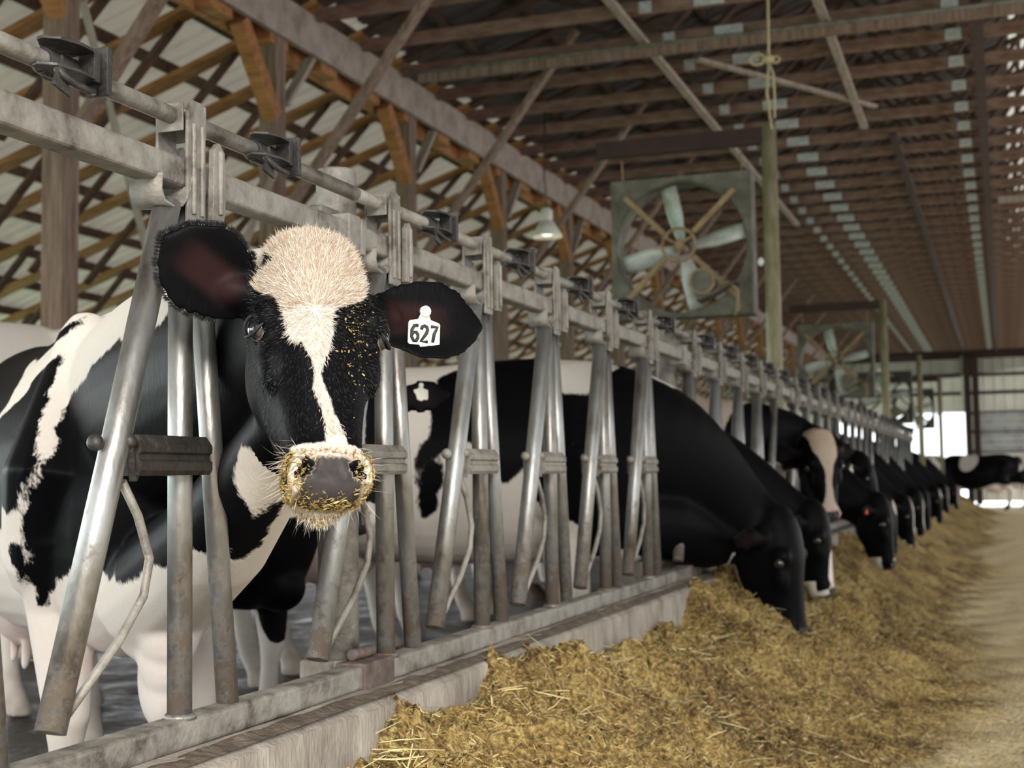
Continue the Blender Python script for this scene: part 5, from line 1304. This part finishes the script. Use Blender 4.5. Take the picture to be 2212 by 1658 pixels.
def make_coat(start, ops, blaze=None, blaze_ops=(), muzzle_white=True, chin=True, ears_black=True, seeds=None, inner=.18, side_black=(), tan=.25, soil=1.0):
    def coat(vl, hl, H, F, info, v, e):
        q = np.stack([(v-F.o)@F.f, (v-F.o)@F.l, (v-F.o)@F.u], 1)/F.s
        blk = seeds_field(vl, seeds) if seeds is not None else paint(q, start, ops)
        if seeds is not None:   # round off the outlines
            blk = laplace(np.repeat(blk[:, None], 3, 1), e, 18, .6)[:, 0]
        x, y, z = hl.T
        rh = np.linalg.norm((hl-V(0, -.07, -.03))/V(.16, .19, .33), axis=1)
        head = (rh < 1.0) | ((np.abs(x) < .15) & (z > -.36) & (z < .3) & (y > -.13))
        em, ein = ear_mask(v, info)
        hb = np.full(len(v), .2)
        if blaze is not None:
            f = poly_sdf(np.stack([x, z], 1), blaze)
            hb = np.minimum(hb, np.where(y > -.075, -f, .2))
        for op in blaze_ops: 
            e = ell(hl, *op[1:]); hb = np.maximum(hb, e) if op[0] else np.minimum(hb, -e)
        if muzzle_white:
            hb = np.minimum(hb, np.maximum((z+.236-.15*np.clip(np.abs(x)-.035, 0, 1))*1.0, np.abs(x)*0-.2))
        if chin:
            hb = np.minimum(hb, np.maximum(z+.225, y+.05))
        for op in side_black: 
            hb = np.maximum(hb, ell(hl, *op))
        wgt = 1-sstep(rh, .93, 1.07)
        wgt = np.maximum(wgt, head*1.0)
        blk = np.where(wgt > .5, hb, blk)
        if ears_black: blk = np.where(em > .3, np.maximum(blk, .05), blk)
        pad, pink = muzzle_fields(hl)
        hz = q[:, 2]
        soilv = (1-wgt)*soil*np.clip((.42-hz)/.5, 0, 1)*((v-F.o)[:, 2] < .45)
        tn = tan*(.4+.6*sstep(hz, .1, .9)) + 0*hz
        tn = tn+.5*np.exp(-((z-.19)/.07)**2)*(wgt > .5)
        nr = np.zeros(len(v))
        for sx in (-1, 1):
            a_, c_ = x-sx*.043, z+.28
            nr = np.maximum(nr, np.exp(-(((a_*.8+sx*c_*.55)/.0105)**2+((c_*.8-sx*a_*.55)/.019)**2)**2)*(y > -.035))
        blk = np.where((nr > .5) & (wgt > .5), .05, blk); pad = pad*(1-sstep(nr, .3, .6))  # nostril hollows coloured black, their shade put into the coat field
        pk = np.where(wgt > .5, pink, 0)
        pk = np.maximum(pk, .55*np.clip(ell(q, (-1.08, 0, .52), (.3, .22, .17))*12, 0, 1))
        pk = pk+.12*np.exp(-((hz-.55)/.15)**2)
        return {'black': blk, 'tan': np.clip(tn, 0, 1), 'pink': np.clip(pk, 0, 1), 'pad': np.where(wgt > .5, pad, 0), 'soil': soilv, 'ear_in': ein*inner}
    return coat

# ---- the tagged cow that looks into the camera
HA = Head((.291, 1.990, .635), (.7597, .6473, -.0619), (.5983, -.6586, .4564), (-.2546, .3838, .8876), .93)
FA = Frame(-.64, 2.79, -41, .93)
BLAZE_A = [(-.07, .32), (-.108, .21), (-.115, .123), (-.108, .1), (-.094, .07), (-.085, .054), (-.072, .013), (-.066, -.025), (-.051, -.049), (-.044, -.041), (-.027, -.077), (-.022, -.109), (-.026, -.137), (-.013, -.171), (-.009, -.195), (-.011, -.221), (-.009, -.26), (.034, -.26), (.026, -.219), (.007, -.18), (-.006, -.14), (-.014, -.109), (-.002, -.075), (.008, -.046), (.009, -.012), (.012, .016), (.04, .036), (.066, .053), (.078, .07), (.085, .094), (.085, .134), (.075, .2), (.05, .30)]
OPS_A = [(1, (0, 0, 1.0), (.5, .5, .4)), (0, (.3, -.1, .55), (.3, .35, .28)), (0, (-.2, -.2, 1.3), (.12, .5, .5)), (1, (-.6, 0, 1.1), (.25, .5, .5)), (0, (-.9, 0, 1.1), (.12, .5, .6)), (1, (-1.3, 0, 1.2), (.25, .5, .3)), (0, (.0, 0, .2), (2, 1, .45))]
cowA, infoA, baseA = build_cow('holstein_cow', 'nearest cow, white blaze and ear tag 627, looking at the camera', FA, HA, .006, make_coat(0, OPS_A, BLAZE_A, tan=.3, seeds=SEED_A, inner=.55, side_black=[((-.076, -.03, -.262), (.03, .055, .045)), ((.078, -.03, -.25), (.028, .045, .03))]), detail=True, smooth=7,
    ears={1: (V(.97, -.1, .04), V(-.1, .95, -.2)), -1: (V(-.78, .40, .33), V(-.2, .8, -.55), .215)}, n_in=None, ear_kw=dict(W=.082, cup=.03, L=.25), neck_k=(.34, .22), neck_z=1.24, neck_fat=1.1, dewlap=True)
eA = infoA['ears']
ear_tag(cowA, baseA, eA[1], (.10, .012, .022), .06, '627', label='pale numbered ear tag reading 627', down=(-.03, -.05, -1))

# ---- the black cow that eats through the sixth stall
HC = Head((.43, 6.12, .015), (-.12, -.95, .0), (.97, -.22, .12), (-.09, -.0, .99), 1.12)
FC = Frame(-.47, 5.68, 7, 1.0)
OPS_C = [(1, (.3, 0, .9), (.62, .6, .75)), (0, (-.12, 0, 1.5), (.16, .6, .3)), (1, (-.35, 0, 1.05), (.22, .6, .34)), (1, (-.75, 0, 1.2), (.2, .6, .4)), (0, (.0, 0, .45), (.5, .5, .12)), (1, (-1.2, -.3, 1.0), (.12, .2, .25), .5)]
cowC, infoC, baseC = build_cow('holstein_cow', 'nearest eating cow, thick black neck through the headlocks, muzzle in the silage', FC, HC, .011, make_coat(0, OPS_C, None, [(0, (0, -.2, -.02), (.09, .07, .15))], muzzle_white=False, chin=False, seeds=SEED_C), neck_k=(.5, .42), n_in=(-.75, -.12, .62), smooth=5, neck_fat=1.25, throat=.3)

# ---- cow waiting behind the tagged one, mostly hidden
HD = Head((-.47, 3.66, .56), (.88, .47, 0), (.42, -.87, .2), (-.05, .2, .97))
FD = Frame(-1.2, 4.2, -20, .86)
cowD, infoD, baseD = build_cow('holstein_cow', 'cow behind the bars right behind cow 627, black ear with pale tag showing', FD, HD, .013, make_coat(0, [(1, (-.2, 0, 1.0), (.3, .5, .35)), (1, (-1., 0, 1.1), (.4, .5, .3)), (1, (.3, .05, .6), (.3, .4, .35))], [(-.03, .3), (-.03, -.3), (.03, -.3), (.03, .3)]),
    ears={1: (V(.93, -.2, .2), V(-.1, .95, -.2)), -1: (V(-.9, -.2, .2), V(.1, .95, -.2))})
ear_tag(cowD, baseD, infoD['ears'][1], (.09, -.02, .012), .045)

# ---- second face turned to the camera
HE = Head((.30, 8.55, .44), (.86, .51, 0), (.5, -.86, .1), (-.08, .06, .99), 1.04)
FE = Frame(-.52, 8.30, 0, 1.02)
cowE, infoE, baseE = build_cow('holstein_cow', 'cow with cream blaze and pink nose facing the camera beyond the black eater', FE, HE, .012, make_coat(0, [(1, (.62, 0, 1.1), (.36, .5, .3)), (0, (.75, 0, .72), (.3, .3, .22)), (1, (-.5, 0, .8), (.3, .6, .3)), (1, (-1.2, 0, 1.2), (.3, .6, .3))],
    [(-.09, .32), (-.075, .1), (-.05, .05), (-.02, -.02), (-.015, -.12), (-.03, -.2), (-.06, -.26), (.06, -.26), (.03, -.2), (.02, -.1), (.035, 0), (.07, .06), (.08, .1), (.09, .32)], tan=.8),
    ears={1: (V(.8, -.5, .0), V(-.1, .9, -.3)), -1: (V(-.95, -.25, -.05), V(.1, .95, -.3))}, neck_k=(.4, .3))

# ---- the rest of the row, nose to the feed, ever farther away
def eater(x, y, z, ypos, heading, label, ops, head_ops=(), s=1.0, up=0.0, ex=-.08, start=1, voxel=.018, muzzle=True, hx=-.1, **kw):
    H = Head((x, y, z), (0, -1, 0), (.97, hx, .2+up), (-.1-up, 0, .98), .97*s)
    F = Frame(ypos[0], ypos[1], heading, s)
    kw.setdefault('throat', .12); kw.setdefault('wk', .84)
    return build_cow('holstein_cow', label, F, H, voxel, make_coat(start, ops, None, head_ops, muzzle_white=False, chin=muzzle), neck_k=(.45, .38), n_in=(-.8, -.1, .55), **kw)
W_BODY = [(0, (-.7, 0, 1.2), (.25, .6, .4)), (0, (-1.3, 0, .5), (.5, .5, .4)), (0, (0, 0, .3), (.5, .5, .25))]
eater(.44, 7.2, .06, (-.56, 6.98), 2, 'dark-headed eating cow with white neck and nose, behind the nearest eater', [(1, (.85, 0, .8), (.62, .5, .7)), (1, (-.8, 0, 1), (.4, .6, .3))], [(0, (0, .05, -.2), (.045, .08, .13)), (0, (0, 0, -.31), (.08, .09, .07))], voxel=.014, start=0, s=.95)
cF, iF, bF = eater(.56, 9.72, .05, (-.55, 9.68), 2, 'black eating cow with a red ear tag, beyond the blazed face', W_BODY, [(0, (0, .03, -.29), (.06, .05, .05))], voxel=.014)
ear_tag(cF, bF, iF['ears'][1], (.1, -.0, .014), .03, None, M_RED, label='small red ear tag')
cG, iG, bG = eater(.38, 10.6, .36, (-.56, 10.35), 0, 'black cow with raised grey muzzle and white ear tag, beyond the red-tagged cow', W_BODY, [(0, (0, .0, -.31), (.07, .07, .04))], up=.15, voxel=.016)
ear_tag(cG, bG, iG['ears'][1], (.08, 0, .014), .055)
far = [(.40, 12.3, .0, 'black eating cow with a white ear patch, second beyond the raised grey muzzle'), (.46, 13.7, -.02, 'eating cow with a white forehead mark, deep in the row'), (.45, 15.6, .02, 'eating black cow farther along the row, white stripe on its face'),
       (.42, 17.6, .0, 'small far eating cow, all black, past the white-striped one'), (.46, 20.0, .0, 'small far eating cow with a white flank near the end of the row'), (.44, 23.0, .02, 'tiny far eating cow beyond the white-flanked one'), (.45, 27.5, .0, 'tiniest eating cow at the far end of the row')]
for i, (x, y, z, lab) in enumerate(far):
    hops = [[(0, (0, .05, .1), (.05, .07, .07))], [(0, (0, .05, 0), (.03, .08, .2)), (0, (0, -.02, -.3), (.07, .07, .05))], [(0, (0, .05, -.1), (.03, .08, .2))], []][i % 4]
    eater(x, y, z, (-.56, y-.2), 0, lab, W_BODY if i % 2 else [(0, (-1, 0, 1.2), (.3, .6, .5))], hops, voxel=.022)

# ---- cows standing across the end of the alley and loose cows behind the tagged one
END = [(-.55, 38.2, -95, 'dark cow facing the camera at the end of the row, before the bright doorway'), (-.05, 39.4, 184, 'dark cow side-on at the end of the alley, left of the two there'), (1.85, 40.4, 177, 'dark cow side-on at the end of the alley, cut by the right picture edge')]
for i, (x, y, h, lab) in enumerate(END):
    F = Frame(x, y, h, 1.08, z=ALLEY_Z)
    H = Head(F.P(.8, 0, .95), -F.l, F.f*.9+F.u*.35, F.u*.95-F.f*.35, 1.08)
    build_cow('holstein_cow', lab, F, H, .028, make_coat(1, [(0, (.1, 0, .35), (.6, .5, .35)), (0, (.05-.5*(i % 2), .2, 1.25), (.2, .5, .3), .6), (0, (-1.2, 0, .4), (.6, .5, .3))], None, [(0, (0, .05, .0), (.03, .08, .2))]), group='cows at the end of the alley', n_in=-(F.f*.9-F.u*.2))
LOOSE = [(-3.25, 5.75, 85, 1.2, 'white-backed cow behind cow 627 at the left edge', [(1, (-.25, .6, .8), (.35, .6, .2)), (1, (.5, 0, 1.2), (.3, .3, .3))])]
for (x, y, h, s_, lab, ops) in LOOSE:
    F = Frame(x, y, h, s_)
    H = Head(F.P(.95, 0, 1.0), -F.l, F.f*.8+F.u*.5, F.u*.85-F.f*.5, s_)
    build_cow('holstein_cow', lab, F, H, .018, make_coat(0, ops, [(-.03, .3), (-.03, -.3), (.03, -.3), (.03, .3)]), group='cows behind the fence', n_in=-(F.f*.9-F.u*.2))
# ------------------------------------------------------------------ hair, whiskers and feed crumbs on the nearest cow
def mesh_fields(o):
    me = o.data
    v = get_co(me); n = normals(me)
    b = np.empty(len(v), np.float32); me.attributes['black'].data.foreach_get('value', b)
    return v, n, b

def strands(name, P, D, L, W, m, parent, rng, curl=.25, N=None):
    """tapering two-piece hairs growing from P along D"""
    k = len(P)
    D = D/np.linalg.norm(D, axis=1, keepdims=True)
    S = np.cross(D, N if N is not None else rng.normal(0, 1, (k, 3))); S /= np.linalg.norm(S, axis=1, keepdims=True)+1e-9
    B = rng.normal(0, 1, (k, 3)); B -= D*np.sum(B*D, 1, keepdims=True)
    mid = P+D*(L*.5)[:, None]; tip = P+D*L[:, None]+B*(L*curl*.5)[:, None]
    w = S*(W/2)[:, None]
    vs = np.stack([P-w, P+w, mid+w*.8, mid-w*.8, tip], 1).reshape(-1, 3)
    b = np.arange(k)*5
    me = bpy.data.meshes.new(name)
    fs = [(i, i+1, i+2, i+3) for i in b.tolist()]+[(i+3, i+2, i+4) for i in b.tolist()]
    me.from_pydata(vs.tolist(), [], fs); me.update()
    me.materials.append(m)
    o = bpy.data.objects.new(name, me); COL.objects.link(o); o.parent = parent
    o['kind'] = 'stuff'
    return o

def dress(o, base, H, info):
    rg = np.random.default_rng(21)
    v, n, blk = mesh_fields(o)
    hl = H.local(v+base)
    x, y, z = hl.T
    # lie of the hair: away from the whorl between the eyes, upwards on the poll
    whorl = H.P(-.02, .055, .015)-base
    out = v-whorl
    flow = out/np.linalg.norm(out, axis=1, keepdims=True)
    flow = flow - n*np.sum(flow*n, 1, keepdims=True)
    face = (y > -.09) & (z > -.22) & (z < .3) & (np.abs(x) < .12)
    for sel, m, k, lo, hi, nm in ((face & (blk < -.001), M_HAIR_W, 15000, .008, .015, 'forehead_hair'), (face & (blk < -.001) & (z > .02), M_HAIR_T, 9000, .009, .018, 'forehead_hair'), (face & (blk > .001), M_HAIR_B, 7000, .005, .009, 'face_hair')):
        idx = rg.choice(np.flatnonzero(sel), k)
        P = v[idx]+rg.normal(0, .0018, (k, 3)); P = P - n[idx]*.0006
        D = flow[idx]+n[idx]*rg.uniform(.15, .4, k)[:, None]+rg.normal(0, .22, (k, 3))
        L = rg.uniform(lo, hi, k)*np.where(z[idx] > .16, 1.35, 1)
        strands(nm, P, D, L, np.full(k, .0009), m, o, rg, N=n[idx])
    # black fringe round both ears
    for b, d, f, u in info['ears']:
        q = v+base-b; a = q@d; w = q@u
        rim = (a > .03) & (a < .27) & (np.abs(w) < .1) & (np.abs(n@f) < .6)
        k = 3500
        idx = rg.choice(np.flatnonzero(rim), k)
        strands('ear_hair', v[idx], n[idx]+d*.5+rg.normal(0, .3, (k, 3)), rg.uniform(.004, .013, k), np.full(k, .0008), M_HAIR_B, o, rg, N=np.repeat(f[None], k, 0))
    # whiskers on lips and chin
    lip = (z < -.22) & ((y < -.03) | (np.abs(x) > .05)) & (y > -.13)
    k = 170; idx = rg.choice(np.flatnonzero(lip), k)
    strands('whisker', v[idx], n[idx]+rg.normal(0, .25, (k, 3))-H.ez*.3, rg.uniform(.015, .05, k), np.full(k, .0006), M_HAIR_W, o, rg, curl=.15)
    chin = (z < -.22) & (y < -.045) & (y > -.12)
    k = 2600; idx = rg.choice(np.flatnonzero(chin), k)
    strands('chin_hair', v[idx], n[idx]*.5-H.ez+rg.normal(0, .3, (k, 3)), rg.uniform(.006, .014, k), np.full(k, .0009), M_HAIR_W, o, rg, N=n[idx])
    # chopped feed stuck round the nose and scattered over the far side of the face
    padd = np.maximum(np.abs(x)/.056, np.abs(z+.290)/.036)
    w = np.exp(-((padd-1.12)/.3)**2)*(z < -.252)*(y > -.085)
    w = w*(1-.85*np.exp(-(x/.04)**2-((z+.3)/.03)**2)) + .35*((z < -.3)*(y < -.03)*(y > -.08))
    k = 3600; idx = rg.choice(len(v), k, p=w/w.sum())
    L = np.clip(np.exp(rg.normal(-5.4, .45, k)), .0018, .013)
    P = v[idx]+n[idx]*rg.uniform(.0, .004, k)[:, None]+rg.normal(0, .0015, (k, 3))
    cr = blades('feed_crumb', P, L, np.clip(L*.3, .001, .003), rg, parent=o, N=n[idx], tone=.15+.75*rg.random(k)); cr['kind'] = 'stuff'; cr['label'] = 'golden feed crumbs stuck round the nose'
    w = np.exp(-((x-.05)/.022)**2-((z+.02)/.075)**2)*(y > 0)
    k = 150; idx = rg.choice(len(v), k, p=w/w.sum())
    L = np.clip(np.exp(rg.normal(-5.7, .35, k)), .0015, .008)
    cr = blades('feed_crumb', v[idx]+n[idx]*.0015, L, L*.5, rg, parent=o, N=n[idx], tone=.3+.5*rg.random(k)); cr['kind'] = 'stuff'
dress(cowA, baseA, HA, infoA)
